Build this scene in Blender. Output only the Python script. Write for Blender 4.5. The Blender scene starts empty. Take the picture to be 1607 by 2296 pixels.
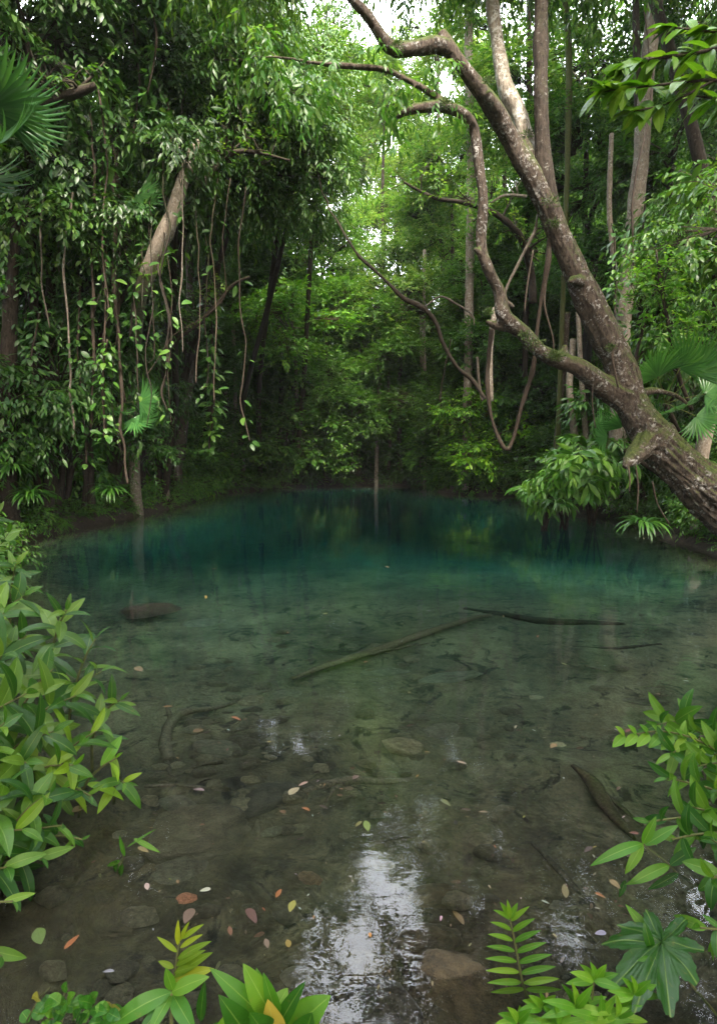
import bpy, bmesh, math, random
import numpy as np
from mathutils import Vector, Matrix, noise, kdtree

R = math.radians
random.seed(7)
rng = np.random.default_rng(7)
scene = bpy.context.scene
col = scene.collection

# ---------------------------------------------------------------- camera
PITCH = 6.4
EYE = Vector((0, 0, 1.6))
cam_d = bpy.data.cameras.new('camera'); cam = bpy.data.objects.new('camera', cam_d); col.objects.link(cam)
cam.location = EYE; cam.rotation_euler = (R(90 - PITCH), 0, 0)
cam_d.sensor_fit = 'VERTICAL'; cam_d.sensor_height = 36; cam_d.lens = 20
cam_d.clip_start = 0.05; cam_d.clip_end = 2000
scene.camera = cam

# ---------------------------------------------------------------- sky, sun, exposure
SUN_EL, SUN_AZ = 52, 166        # azimuth from +Y towards +X, degrees
w = bpy.data.worlds.new('World'); scene.world = w; w.use_nodes = True
nt = w.node_tree; nt.nodes.clear()
sky = nt.nodes.new('ShaderNodeTexSky'); sky.sky_type = 'NISHITA'; sky.sun_disc = False
sky.sun_elevation = R(SUN_EL); sky.sun_rotation = R(SUN_AZ); sky.air_density = 1.2; sky.dust_density = 4.0; sky.ozone_density = 1.0
bg = nt.nodes.new('ShaderNodeBackground'); bg.inputs['Strength'].default_value = 0.15
wo = nt.nodes.new('ShaderNodeOutputWorld')
# a bank of white cloud, added to brighten the gap and mirrored sky, stands over the far end of the pool, thinner cloud elsewhere
tc = nt.nodes.new('ShaderNodeTexCoord'); vm = nt.nodes.new('ShaderNodeVectorMath'); vm.operation = 'DOT_PRODUCT'
vm.inputs[1].default_value = (0.05, math.cos(R(42)), math.sin(R(42))); nt.links.new(tc.outputs['Generated'], vm.inputs[0])
cn = nt.nodes.new('ShaderNodeTexNoise'); cn.inputs['Scale'].default_value = 4.0; cn.inputs['Detail'].default_value = 7; cn.inputs['Roughness'].default_value = 0.55; nt.links.new(tc.outputs['Generated'], cn.inputs['Vector'])
m1 = nt.nodes.new('ShaderNodeMath'); m1.operation = 'MULTIPLY_ADD'; nt.links.new(cn.outputs[0], m1.inputs[0]); m1.inputs[1].default_value = 0.45; nt.links.new(vm.outputs['Value'], m1.inputs[2])
cr = nt.nodes.new('ShaderNodeValToRGB'); e = cr.color_ramp.elements; e[0].position = 0.80; e[0].color = (0.06,) * 3 + (1,); e[1].position = 1.0; e[1].color = (1, 1, 1, 1)
m2 = nt.nodes.new('ShaderNodeMath'); m2.operation = 'SUBTRACT'; m2.inputs[1].default_value = 0.14; nt.links.new(m1.outputs[0], m2.inputs[0]); nt.links.new(m2.outputs[0], cr.inputs[0])
cm = nt.nodes.new('ShaderNodeMix'); cm.data_type = 'RGBA'; nt.links.new(cr.outputs[0], cm.inputs[0]); thin = nt.nodes.new('ShaderNodeMix'); thin.data_type = 'RGBA'; thin.blend_type = 'MULTIPLY'; thin.inputs[0].default_value = 1; nt.links.new(sky.outputs[0], thin.inputs[6]); thin.inputs[7].default_value = (1.12, 1.0, 0.84, 1)
nt.links.new(thin.outputs[2], cm.inputs[6]); cm.inputs[7].default_value = (23, 24, 26, 1)
nt.links.new(cm.outputs[2], bg.inputs[0]); nt.links.new(bg.outputs[0], wo.inputs[0])
sd = bpy.data.lights.new('sun', 'SUN'); sun = bpy.data.objects.new('sun', sd); col.objects.link(sun)
sd.energy = 3.2; sd.angle = R(12); sd.color = (1.0, 0.95, 0.86)
sdir = Vector((math.sin(R(SUN_AZ)) * math.cos(R(SUN_EL)), math.cos(R(SUN_AZ)) * math.cos(R(SUN_EL)), math.sin(R(SUN_EL))))
sun.rotation_euler = sdir.to_track_quat('Z', 'Y').to_euler(); sun.location = sdir * 60
scene.view_settings.view_transform = 'Standard'; scene.view_settings.look = 'None'
scene.view_settings.exposure = 2.0; scene.view_settings.gamma = 1.0
scene.render.engine = 'CYCLES'
cy = scene.cycles
cy.max_bounces = 9; cy.diffuse_bounces = 4; cy.glossy_bounces = 3; cy.transmission_bounces = 6; cy.transparent_max_bounces = 6
cy.volume_bounces = 0; cy.sample_clamp_indirect = 4.0; cy.caustics_reflective = False; cy.caustics_refractive = True
cy.use_denoising = True
HAZE = 0.0005

# ---------------------------------------------------------------- pixel helpers (photo seen at 1607 x 2296)
FPX = 20 / 36 * 2296
cp, sp = math.cos(R(PITCH)), math.sin(R(PITCH))
def ray(x, y):
    X = (x - 803.5) / FPX; V = -(y - 1148) / FPX
    return Vector((X, cp + V * sp, -sp + V * cp))
def at(x, y, Y):
    d = ray(x, y); return EYE + d * (Y / d.y)
def onz(x, y, z=0.0):
    d = ray(x, y); t = (z - EYE.z) / d.z; return EYE + d * t
def to_px(p):
    d = Vector(p) - EYE
    f = d.y * cp - d.z * sp; u = d.y * sp + d.z * cp
    if f <= 0.01: return (-9999, -9999)
    return (803.5 + d.x / f * FPX, 1148 - u / f * FPX)

# ---------------------------------------------------------------- numpy noise
def _hash(ix, iy, iz):
    n = (ix.astype(np.int64) * 374761393 + iy.astype(np.int64) * 668265263 + iz.astype(np.int64) * 1274126177) & 0x7fffffff
    n = ((n ^ (n >> 13)) * 1103515245 + 12345) & 0x7fffffff
    n = ((n ^ (n >> 15)) * 69069 + 1) & 0x7fffffff
    return n / 0x7fffffff
def vnoise(P):
    P = np.asarray(P, float); i = np.floor(P); f = P - i; f = f * f * (3 - 2 * f)
    ix, iy, iz = i[:, 0], i[:, 1], i[:, 2]; r = 0
    for a in (0, 1):
        for b in (0, 1):
            for c in (0, 1):
                wgt = (f[:, 0] if a else 1 - f[:, 0]) * (f[:, 1] if b else 1 - f[:, 1]) * (f[:, 2] if c else 1 - f[:, 2])
                r = r + wgt * _hash(ix + a, iy + b, iz + c)
    return r * 2 - 1
def fbm(P, s=1.0, o=4, seed=0):
    P = np.asarray(P, float) * s + seed * 17.3; r = 0; a = 0.5
    for _ in range(o):
        r = r + a * vnoise(P); P = P * 2.03 + 5.1; a *= 0.5
    return r
def unit(v): return v / np.maximum(np.linalg.norm(v, axis=-1, keepdims=True), 1e-9)

# ---------------------------------------------------------------- mesh helpers
class MB:
    def __init__(s): s.V = []; s.F = []; s.n = 0
    def add(s, V, F, mat=0, UV=None):
        V = np.asarray(V, float); F = np.asarray(F, int)
        if len(V) == 0: return
        s.V.append((V, UV)); s.F.append((F + s.n, mat)); s.n += len(V)
    def addt(s, t, mat=0): s.add(t[0], t[1], mat, t[2] if len(t) > 2 else None)
    def mesh(s, name, mats, smooth=True):
        V = np.concatenate([v for v, _ in s.V]); me = bpy.data.meshes.new(name)
        UV = np.concatenate([u if u is not None else np.zeros((len(v), 2)) for v, u in s.V])
        lv = np.concatenate([f.ravel() for f, _ in s.F])
        lt = np.concatenate([np.full(len(f), f.shape[1]) for f, _ in s.F])
        mi = np.concatenate([np.full(len(f), m) for f, m in s.F])
        me.vertices.add(len(V)); me.vertices.foreach_set('co', V.ravel())
        me.loops.add(len(lv)); me.loops.foreach_set('vertex_index', lv.astype(np.int32))
        me.polygons.add(len(lt)); me.polygons.foreach_set('loop_start', (np.cumsum(lt) - lt).astype(np.int32))
        for m in mats: me.materials.append(m)
        me.polygons.foreach_set('material_index', mi.astype(np.int32))
        me.polygons.foreach_set('use_smooth', np.full(len(lt), smooth))
        uvl = me.uv_layers.new(name='uv'); uvl.data.foreach_set('uv', UV[lv].ravel().astype(np.float32))
        me.update(calc_edges=True); me.validate(); return me
    def build(s, name, mats, parent=None, smooth=True):
        return link(name, s.mesh(name, mats if isinstance(mats, (list, tuple)) else [mats], smooth), parent)
def link(name, me, parent=None):
    o = bpy.data.objects.new(name, me); col.objects.link(o)
    if parent is not None: o.parent = parent
    return o
def empty(name, loc=(0, 0, 0), rz=0.0):
    o = bpy.data.objects.new(name, None); col.objects.link(o); o.location = loc; o.rotation_euler = (0, 0, rz)
    o.empty_display_size = 0.2; return o

def smooth_path(pts, step):
    """Catmull-Rom through pts (k,4): xyz + radius."""
    P = np.asarray(pts, float)
    if len(P) < 3: P = np.vstack([P[0], (P[0] + P[-1]) / 2, P[-1]])
    Q = np.vstack([2 * P[0] - P[1], P, 2 * P[-1] - P[-2]]); out = []
    for i in range(1, len(Q) - 2):
        L = np.linalg.norm(Q[i + 1, :3] - Q[i, :3]); n = max(1, int(L / step)); t = np.linspace(0, 1, n, endpoint=False)[:, None]
        a, b, c, d = Q[i - 1], Q[i], Q[i + 1], Q[i + 2]
        out.append(0.5 * (2 * b + (c - a) * t + (2 * a - 5 * b + 4 * c - d) * t ** 2 + (3 * b - a - 3 * c + d) * t ** 3))
    out.append(Q[-2][None]); out = np.vstack(out); out[:, 3] = np.maximum(out[:, 3], 1e-3); return out
def frames(C):
    T = unit(np.gradient(C, axis=0)); u = np.cross(T[0], [0.3, 1, 0.2]); u /= np.linalg.norm(u); U = [u]
    for t in T[1:]:
        u = u - t * np.dot(u, t); u /= max(np.linalg.norm(u), 1e-9); U.append(u)
    U = np.array(U); return T, U, np.cross(T, U)
def tube(pts, sides=8, step=0.15, rough=0.12, seed=0, cap=True):
    S = smooth_path(pts, step); C = S[:, :3]; r = S[:, 3]; T, U, W = frames(C); n = len(C)
    th = np.arange(sides) / sides * 2 * math.pi; c, s = np.cos(th), np.sin(th)
    D = U[:, None] * c[None, :, None] + W[:, None] * s[None, :, None]
    base = C[:, None] + D * r[:, None, None]
    nz = fbm(base.reshape(-1, 3), 1.2 / max(r.mean() * 2, .02) * 0.6, 3, seed).reshape(n, sides)
    V = C[:, None] + D * (r[:, None] * (1 + rough * 2 * nz))[..., None]
    arc = np.concatenate([[0], np.cumsum(np.linalg.norm(np.diff(C, axis=0), axis=1))])
    UV = np.stack([np.broadcast_to(th / (2 * math.pi), (n, sides)), np.broadcast_to(arc[:, None], (n, sides))], -1).reshape(-1, 2)
    i = np.arange(n - 1)[:, None] * sides; j = np.arange(sides)[None]; k = (j + 1) % sides
    F = np.stack([i + j, i + k, i + sides + k, i + sides + j], -1).reshape(-1, 4)
    V = V.reshape(-1, 3)
    if cap:
        V = np.vstack([V, C[0], C[-1]]); UV = np.vstack([UV, [[0, 0], [0, arc[-1]]]]); a, b = n * sides, n * sides + 1
        jj = np.arange(sides); kk = (jj + 1) % sides; o = (n - 1) * sides
        F2 = np.vstack([np.stack([kk, jj, np.full(sides, a), np.full(sides, a)], -1), np.stack([o + jj, o + kk, np.full(sides, b), np.full(sides, b)], -1)])
        return V, F, UV, F2[:, :3]
    return V, F, UV, None
def add_tube(mb, pts, sides=8, step=0.15, rough=0.12, seed=0, mat=0):
    V, F, UV, F2 = tube(pts, sides, step, rough, seed); n = mb.n
    mb.add(V, F, mat, UV)
    if F2 is not None: mb.F.append((F2 + n, mat))

def blades(P, D, N, L, W, droop=0.5, nseg=3, nc=2, fold=0.25, prof=0.85, wave=0.0, tipw=0.0):
    """n curved leaves: P base, D direction, N upper side, L length, W full width, droop = total bend (rad)."""
    P, D, N = (np.atleast_2d(np.asarray(a, float)) for a in (P, D, N)); n = len(P)
    L = np.broadcast_to(np.asarray(L, float), (n,)); W = np.broadcast_to(np.asarray(W, float), (n,)); dr = np.broadcast_to(np.asarray(droop, float), (n,))
    D = unit(D); S = unit(np.cross(D, N)); N = np.cross(S, D)
    t = np.linspace(0, 1, nseg + 1); a = dr[:, None] * t[None]
    dirs = D[:, None] * np.cos(a)[..., None] - N[:, None] * np.sin(a)[..., None]
    nrm = N[:, None] * np.cos(a)[..., None] + D[:, None] * np.sin(a)[..., None]
    stepv = dirs[:, :-1] + dirs[:, 1:]
    C = P[:, None] + np.concatenate([np.zeros((n, 1, 3)), np.cumsum(stepv / 2 * (L[:, None, None] / nseg), axis=1)], 1)
    pw = np.sin(math.pi * np.clip(t, 0, 1) ** prof) ** 0.8; pw = np.maximum(pw, 0.03); pw[-1] = max(tipw, 0.01)
    s = np.linspace(-1, 1, nc + 1)
    hw = (W / 2)[:, None] * pw[None]
    wv = wave * np.sin(t * 19)[None, :, None] * np.abs(s)[None, None]
    V = C[:, :, None] + S[:, None, None] * (s[None, None, :, None] * hw[:, :, None, None]) + nrm[:, :, None] * ((np.abs(s)[None, None] * fold + wv) * hw[:, :, None])[..., None]
    m = (nseg + 1) * (nc + 1)
    g = np.arange(nseg)[:, None] * (nc + 1) + np.arange(nc)[None]
    q = np.stack([g, g + 1, g + nc + 2, g + nc + 1], -1).reshape(-1, 4)
    F = (q[None] + (np.arange(n) * m)[:, None, None]).reshape(-1, 4)
    UV = np.stack(np.broadcast_arrays((s[None] + 1) / 2, t[:, None]), -1).reshape(-1, 2); UV = np.tile(UV, (n, 1))
    return V.reshape(-1, 3), F, UV
def diamonds(P, D, N, L, W, fold=0.2, droop=0.15):
    D = unit(D); S = unit(np.cross(D, N)); N = np.cross(S, D); L = L[:, None]; W = W[:, None]; n = len(P)
    m = P + D * L * 0.42 + N * W * fold
    V = np.stack([P, m + S * W / 2, P + D * L - N * L * droop, m - S * W / 2], 1).reshape(-1, 3)
    i = np.arange(n)[:, None] * 4
    F = np.concatenate([i + np.array([[0, 1, 2]]), i + np.array([[0, 2, 3]])], 0)
    return V, F

# ---------------------------------------------------------------- materials
class NT:
    def __init__(s, name):
        s.m = bpy.data.materials.new(name); s.m.use_nodes = True; s.t = s.m.node_tree; s.t.nodes.clear()
        s.out = s.n('ShaderNodeOutputMaterial')
    def n(s, k, **kw):
        x = s.t.nodes.new(k)
        for a, b in kw.items():
            if hasattr(x, a): setattr(x, a, b)
            else: x.inputs[a.replace('_', ' ')].default_value = b
        return x
    def l(s, a, b): s.t.links.new(a, b)
    def ramp(s, fac, stops):
        r = s.n('ShaderNodeValToRGB'); e = r.color_ramp.elements
        while len(e) < len(stops): e.new(0.5)
        for k, (p, c) in enumerate(stops): e[k].position = p; e[k].color = (*c, 1) if len(c) == 3 else c
        if fac is not None: s.l(fac, r.inputs[0])
        return r.outputs[0]
    def noise(s, vec, scale, detail=4, rough=0.55, dist=0.0):
        x = s.n('ShaderNodeTexNoise'); x.inputs['Scale'].default_value = scale; x.inputs['Detail'].default_value = detail
        x.inputs['Roughness'].default_value = rough; x.inputs['Distortion'].default_value = dist
        if vec is not None: s.l(vec, x.inputs['Vector'])
        return x.outputs[0]
    def math(s, op, a, b=None, clamp=False):
        x = s.n('ShaderNodeMath'); x.operation = op; x.use_clamp = clamp
        for k, v in enumerate((a, b)):
            if v is None: continue
            if isinstance(v, (int, float)): x.inputs[k].default_value = v
            else: s.l(v, x.inputs[k])
        return x.outputs[0]
    def mixc(s, f, a, b, mode='MIX'):
        x = s.n('ShaderNodeMix'); x.data_type = 'RGBA'; x.blend_type = mode
        for k, v in ((0, f), (6, a), (7, b)):
            if isinstance(v, (int, float)): x.inputs[k].default_value = v
            elif isinstance(v, tuple): x.inputs[k].default_value = (*v, 1) if len(v) == 3 else v
            else: s.l(v, x.inputs[k])
        return x.outputs[2]
    def bump(s, h, strength=0.3, dist=0.02, nrm=None):
        b = s.n('ShaderNodeBump'); b.inputs['Strength'].default_value = strength; b.inputs['Distance'].default_value = dist; s.l(h, b.inputs['Height'])
        if nrm is not None: s.l(nrm, b.inputs['Normal'])
        return b.outputs[0]
    def pos(s): return s.n('ShaderNodeNewGeometry').outputs['Position']
    def obj(s): return s.n('ShaderNodeTexCoord').outputs['Object']

def leaf_mat(name, c0, c1, c2, rough=0.38, trans=0.35, veins=False, spec=0.5, old=None):
    t = NT(name); g = t.n('ShaderNodeNewGeometry'); oi = t.n('ShaderNodeObjectInfo')
    stops = [(0.0, c0), (0.55, c1), (0.93, c2)]
    if old: stops += [(0.95, c2), (0.97, old)]
    c = t.ramp(g.outputs['Random Per Island'], stops)
    c = t.mixc(1.0, c, oi.outputs['Color'], 'MULTIPLY')
    nz = t.noise(t.obj(), 14, 2); c = t.mixc(t.math('MULTIPLY', nz, 0.35), c, t.mixc(1.0, c, (0.55, 0.6, 0.5), 'MULTIPLY'))
    p = t.n('ShaderNodeBsdfPrincipled'); p.inputs['Roughness'].default_value = rough; p.inputs['Specular IOR Level'].default_value = spec
    if veins:
        uv = t.n('ShaderNodeSeparateXYZ'); t.l(t.n('ShaderNodeTexCoord').outputs['UV'], uv.inputs[0])
        a = t.math('ABSOLUTE', t.math('SUBTRACT', uv.outputs[0], 0.5))
        mid = t.math('SUBTRACT', 1.0, t.math('MULTIPLY', a, 22), True)
        v = t.math('SUBTRACT', t.math('MULTIPLY', uv.outputs[1], 75), t.math('MULTIPLY', a, 50))
        sv = t.math('POWER', t.math('ABSOLUTE', t.math('SINE', v)), 0.35)
        c = t.mixc(t.math('MULTIPLY', mid, 0.45), c, t.mixc(0.6, c, (0.30, 0.42, 0.10)))
        c = t.mixc(t.math('MULTIPLY', t.math('SUBTRACT', 1.0, sv), 0.22), c, t.mixc(1.0, c, (1.8, 1.7, 1.3), 'MULTIPLY'))
        blot = t.noise(t.obj(), 45, 4); c = t.mixc(t.math('MULTIPLY', t.math('SUBTRACT', blot, 0.62, True), 5.0, True), c, t.mixc(0.5, c, (0.16, 0.11, 0.03)))
        hh = t.math('ADD', t.math('MULTIPLY', sv, 0.5), t.math('MULTIPLY', mid, -1.0))
        nb = t.bump(hh, 0.35, 0.0025); nb = t.bump(t.noise(t.obj(), 30, 3), 0.5, 0.006, nb); t.l(nb, p.inputs['Normal'])
    t.l(c, p.inputs['Base Color'])
    tr = t.n('ShaderNodeBsdfTranslucent'); t.l(t.mixc(1.0, c, (1.4, 1.4, 0.65), 'MULTIPLY'), tr.inputs[0])
    m = t.n('ShaderNodeMixShader'); m.inputs[0].default_value = trans; t.l(p.outputs[0], m.inputs[1]); t.l(tr.outputs[0], m.inputs[2]); t.l(m.outputs[0], t.out.inputs[0])
    return t.m
def bark_mat(name, dark, mid, pale, lich=0.5, moss=0.4, scale=1.0, bump=1.0):
    t = NT(name); P = t.obj(); g = t.n('ShaderNodeNewGeometry')
    mp = t.n('ShaderNodeMapping'); mp.inputs['Scale'].default_value = (1, 1, 0.28); t.l(P, mp.inputs[0])
    n1 = t.noise(mp.outputs[0], 22 * scale, 6, 0.65); n2 = t.noise(P, 3.2 * scale, 5, 0.6); n3 = t.noise(P, 9 * scale, 6, 0.7, 0.6)
    c = t.ramp(n1, [(0.32, dark), (0.55, mid), (0.72, tuple(x * 1.25 for x in mid))])
    c = t.mixc(t.math('MULTIPLY', n2, 0.5), c, t.mixc(1.0, c, (0.6, 0.52, 0.42), 'MULTIPLY'))
    n4 = t.noise(P, 26, 5, 0.7, 0.4); lm = t.ramp(t.math('ADD', t.math('MULTIPLY', n3, 0.5), t.math('MULTIPLY', n4, 0.5)), [(0.60 - 0.13 * lich, (0, 0, 0)), (0.66 - 0.12 * lich, (1, 1, 1))])
    lm2 = t.ramp(n2, [(0.42, (0, 0, 0)), (0.58, (1, 1, 1))])
    lm = t.math('MULTIPLY', t.math('MULTIPLY', lm, lm2), min(1, lich * 1.5), True)
    c = t.mixc(lm, c, pale)
    if moss:
        sx = t.n('ShaderNodeSeparateXYZ'); t.l(g.outputs['Normal'], sx.inputs[0])
        mm = t.math('MULTIPLY', t.math('ADD', sx.outputs[2], t.math('SUBTRACT', t.noise(P, 5, 5, 0.7), 0.62)), 3.0 * moss, True)
        c = t.mixc(mm, c, t.ramp(n1, [(0.3, (0.02, 0.035, 0.008)), (0.7, (0.08, 0.10, 0.022))]))
    p = t.n('ShaderNodeBsdfPrincipled'); p.inputs['Roughness'].default_value = 0.85; p.inputs['Specular IOR Level'].default_value = 0.25
    oi = t.n('ShaderNodeObjectInfo'); c = t.mixc(1.0, c, oi.outputs['Color'], 'MULTIPLY')
    t.l(c, p.inputs['Base Color'])
    nb = t.bump(n1, 0.9 * bump, 0.02 / scale); nb = t.bump(n3, 0.6 * bump, 0.025 / scale, nb); t.l(nb, p.inputs['Normal']); t.l(p.outputs[0], t.out.inputs[0])
    return t.m
def ground_mat():
    t = NT('forest soil and silt'); P = t.pos(); s = t.n('ShaderNodeSeparateXYZ'); t.l(P, s.inputs[0])
    n1 = t.noise(P, 1.1, 6, 0.6); n2 = t.noise(P, 9, 6, 0.65, 0.3); n3 = t.noise(P, 55, 4, 0.7)
    soil = t.ramp(n2, [(0.3, (0.012, 0.009, 0.006)), (0.6, (0.045, 0.032, 0.02)), (0.75, (0.08, 0.055, 0.03))])
    silt = t.ramp(t.math('ADD', t.math('MULTIPLY', n1, 0.6), t.math('MULTIPLY', n2, 0.4)), [(0.36, (0.04, 0.035, 0.017)), (0.5, (0.12, 0.105, 0.054)), (0.64, (0.20, 0.175, 0.092))])
    vor = t.n('ShaderNodeTexVoronoi'); vor.inputs['Scale'].default_value = 7; t.l(t.mixc(0.12, P, t.n('ShaderNodeTexNoise', Scale=3.0).outputs[1]), vor.inputs['Vector'])
    spots = t.ramp(vor.outputs[0], [(0.10, (0.2, 0.18, 0.14)), (0.24, (1, 1, 1))])
    n5 = t.noise(P, 3.6, 8, 0.72, 1.2); crk = t.ramp(n5, [(0.38, (0.18, 0.155, 0.11)), (0.45, (1, 1, 1)), (0.6, (1, 1, 1)), (0.7, (1.35, 1.3, 1.15))]); silt = t.mixc(1.0, silt, crk, 'MULTIPLY')
    silt = t.mixc(0.55, silt, t.mixc(1.0, silt, spots, 'MULTIPLY'))
    silt = t.mixc(0.6, silt, t.mixc(1.0, silt, t.ramp(n3, [(0.35, (0.55, 0.55, 0.55)), (0.6, (1.2, 1.2, 1.2))]), 'MULTIPLY'))
    marl = t.ramp(n1, [(0.3, (0.016, 0.075, 0.055)), (0.7, (0.03, 0.125, 0.088))])  # teal light scattered in deep water, put into the bed colour
    dz = t.math('MULTIPLY', t.math('SUBTRACT', -0.26, s.outputs[2]), 0.8, True)
    silt = t.mixc(dz, silt, marl)
    mud = t.math('MULTIPLY', t.math('ADD', t.math('ADD', s.outputs[2], 0.28), t.math('MULTIPLY', t.math('SUBTRACT', n5, .5), .5)), 5.0, True); silt = t.mixc(mud, silt, t.mixc(1.0, silt, (.30, .25, .16), 'MULTIPLY'))  # bed colour darkens towards the shallow shore
    wet = t.math('MULTIPLY', t.math('SUBTRACT', 0.03, s.outputs[2]), 20, True)
    c = t.mixc(wet, soil, silt)
    p = t.n('ShaderNodeBsdfPrincipled'); p.inputs['Roughness'].default_value = 0.9; t.l(c, p.inputs['Base Color'])
    nb = t.bump(n5, 1.0, 0.06); nb = t.bump(n2, 0.8, 0.03, nb); nb = t.bump(n3, 0.5, 0.008, nb); t.l(nb, p.inputs['Normal']); t.l(p.outputs[0], t.out.inputs[0]); return t.m
def stone_mat():
    t = NT('silty stone'); P = t.obj(); n1 = t.noise(P, 3, 6, 0.6); n2 = t.noise(P, 24, 5, 0.7); oi = t.n('ShaderNodeObjectInfo')
    c = t.ramp(t.math('ADD', t.math('MULTIPLY', n1, .6), t.math('MULTIPLY', n2, .4)), [(0.35, (0.06, 0.052, 0.032)), (0.52, (0.17, 0.15, 0.095)), (0.68, (0.27, 0.24, 0.16))])
    c = t.mixc(1.0, c, oi.outputs['Color'], 'MULTIPLY')
    p = t.n('ShaderNodeBsdfPrincipled'); p.inputs['Roughness'].default_value = 0.7; t.l(c, p.inputs['Base Color'])
    t.l(t.bump(t.noise(P, 7, 8, 0.75, .5), 0.9, 0.05), p.inputs['Normal']); t.l(p.outputs[0], t.out.inputs[0]); return t.m
def litter_mat():
    t = NT('fallen leaf'); oi = t.n('ShaderNodeObjectInfo'); uv = t.n('ShaderNodeTexCoord').outputs['UV']
    n = t.noise(t.obj(), 60, 4, 0.6); s = t.n('ShaderNodeSeparateXYZ'); t.l(uv, s.inputs[0])
    mid = t.math('SUBTRACT', 1.0, t.math('MULTIPLY', t.math('ABSOLUTE', t.math('SUBTRACT', s.outputs[0], 0.5)), 16), True)
    c = t.mixc(t.math('MULTIPLY', n, 0.9), oi.outputs['Color'], t.mixc(1.0, oi.outputs['Color'], (0.45, 0.35, 0.3), 'MULTIPLY'))
    c = t.mixc(t.math('MULTIPLY', mid, 0.35), c, t.mixc(1.0, c, (0.5, 0.4, 0.3), 'MULTIPLY'))
    p = t.n('ShaderNodeBsdfPrincipled'); p.inputs['Roughness'].default_value = 0.45; t.l(c, p.inputs['Base Color'])
    t.l(t.bump(n, 0.5, 0.003), p.inputs['Normal']); t.l(p.outputs[0], t.out.inputs[0]); return t.m
def water_mat():
    t = NT('clear spring water'); P = t.pos()
    mp = t.n('ShaderNodeMapping'); mp.inputs['Scale'].default_value = (0.8, 1.5, 1); t.l(P, mp.inputs[0])
    a = t.noise(mp.outputs[0], 2.2, 3, 0.55, 0.4); b = t.noise(mp.outputs[0], 13, 3, 0.6, 0.3)
    patch = t.ramp(t.noise(P, 0.35, 2), [(0.35, (0.25, 0.25, 0.25)), (0.65, (1, 1, 1))])
    h = t.math('ADD', t.math('MULTIPLY', a, 1.0), t.math('MULTIPLY', t.math('MULTIPLY', b, 0.16), patch))
    nb = t.bump(h, 1.0, 0.0034)
    g = t.n('ShaderNodeBsdfGlass'); g.inputs['IOR'].default_value = 1.333; g.inputs['Roughness'].default_value = 0.0; t.l(nb, g.inputs['Normal'])
    t.l(g.outputs[0], t.out.inputs[0])
    ab = t.n('ShaderNodeVolumeAbsorption'); ab.inputs['Color'].default_value = (0.03, 0.66, 0.70, 1); ab.inputs['Density'].default_value = 0.72
    t.l(ab.outputs[0], t.out.inputs[1]); return t.m

M = {}
M['broad'] = leaf_mat('broad dark leaf', (0.025, 0.082, 0.012), (0.05, 0.135, 0.016), (0.10, 0.19, 0.024), 0.44, 0.30)
M['fine'] = leaf_mat('small forest leaf', (0.03, 0.09, 0.014), (0.06, 0.16, 0.02), (0.12, 0.225, 0.03), 0.40, 0.36)
M['bright'] = leaf_mat('sunlit thin leaf', (0.065, 0.16, 0.03), (0.12, 0.25, 0.045), (0.23, 0.32, 0.08), 0.42, 0.5)  # paler leaf colour holds the glow of the sunlit gap
M['vine'] = leaf_mat('hanging vine leaf', (0.022, 0.075, 0.012), (0.05, 0.14, 0.02), (0.10, 0.20, 0.03), 0.40, 0.25, True)
M['near'] = leaf_mat('glossy shore leaf', (0.016, 0.062, 0.007), (0.034, 0.105, 0.010), (0.085, 0.165, 0.016), 0.40, 0.28, True, 0.30, (0.24, 0.17, 0.04))
M['lime'] = leaf_mat('young lime leaf', (0.06, 0.17, 0.010), (0.095, 0.22, 0.014), (0.15, 0.27, 0.02), 0.42, 0.34, True, 0.28)
M['palm'] = leaf_mat('palm blade', (0.035, 0.11, 0.03), (0.055, 0.15, 0.04), (0.08, 0.19, 0.05), 0.30, 0.3, False)
M['moss'] = leaf_mat('moss', (0.02, 0.05, 0.01), (0.05, 0.10, 0.015), (0.10, 0.15, 0.03), 0.7, 0.2)
M['stem'] = bark_mat('green stem', (0.05, 0.07, 0.02), (0.09, 0.10, 0.035), (0.12, 0.12, 0.06), 0.1, 0, 3, 0.3)
M['bark'] = bark_mat('lichened bark', (0.022, 0.016, 0.012), (0.088, 0.068, 0.053), (0.38, 0.37, 0.35), 0.60, 0.75, 1.3, 1.5)
M['pale'] = bark_mat('pale bark', (0.12, 0.095, 0.07), (0.28, 0.235, 0.19), (0.45, 0.43, 0.38), 0.7, 0.2, 2.0)
M['dark'] = bark_mat('dark wet bark', (0.012, 0.009, 0.007), (0.045, 0.034, 0.026), (0.13, 0.12, 0.10), 0.35, 0.3, 2.0)
M['liana'] = bark_mat('liana bark', (0.03, 0.022, 0.016), (0.095, 0.07, 0.052), (0.24, 0.20, 0.16), 0.35, 0.2, 3.0)
M['sunk'] = bark_mat('silt covered wood', (0.035, 0.028, 0.018), (0.10, 0.085, 0.058), (0.16, 0.14, 0.10), 0.4, 0, 3.0)
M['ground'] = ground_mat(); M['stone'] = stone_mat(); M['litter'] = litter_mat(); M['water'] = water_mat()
M['darkbark'] = bark_mat('dark limb bark', (0.015, 0.011, 0.008), (0.05, 0.038, 0.028), (0.30, 0.29, 0.26), 0.35, 0.3, 1.3, 1.2)
M['palebark'] = bark_mat('whitish limb bark', (0.10, 0.08, 0.06), (0.30, 0.26, 0.21), (0.55, 0.54, 0.50), 0.95, 0.3, 1.3, 1.2)
TW = M['dark']

# ---------------------------------------------------------------- tagging and labels
THINGS = []
def tag(o, look, cat, group=None, px=None):
    o['label'] = look; o['category'] = cat
    if group: o['group'] = group
    THINGS.append((o, px)); return o
def struct(o): o['kind'] = 'structure'; return o

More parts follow.
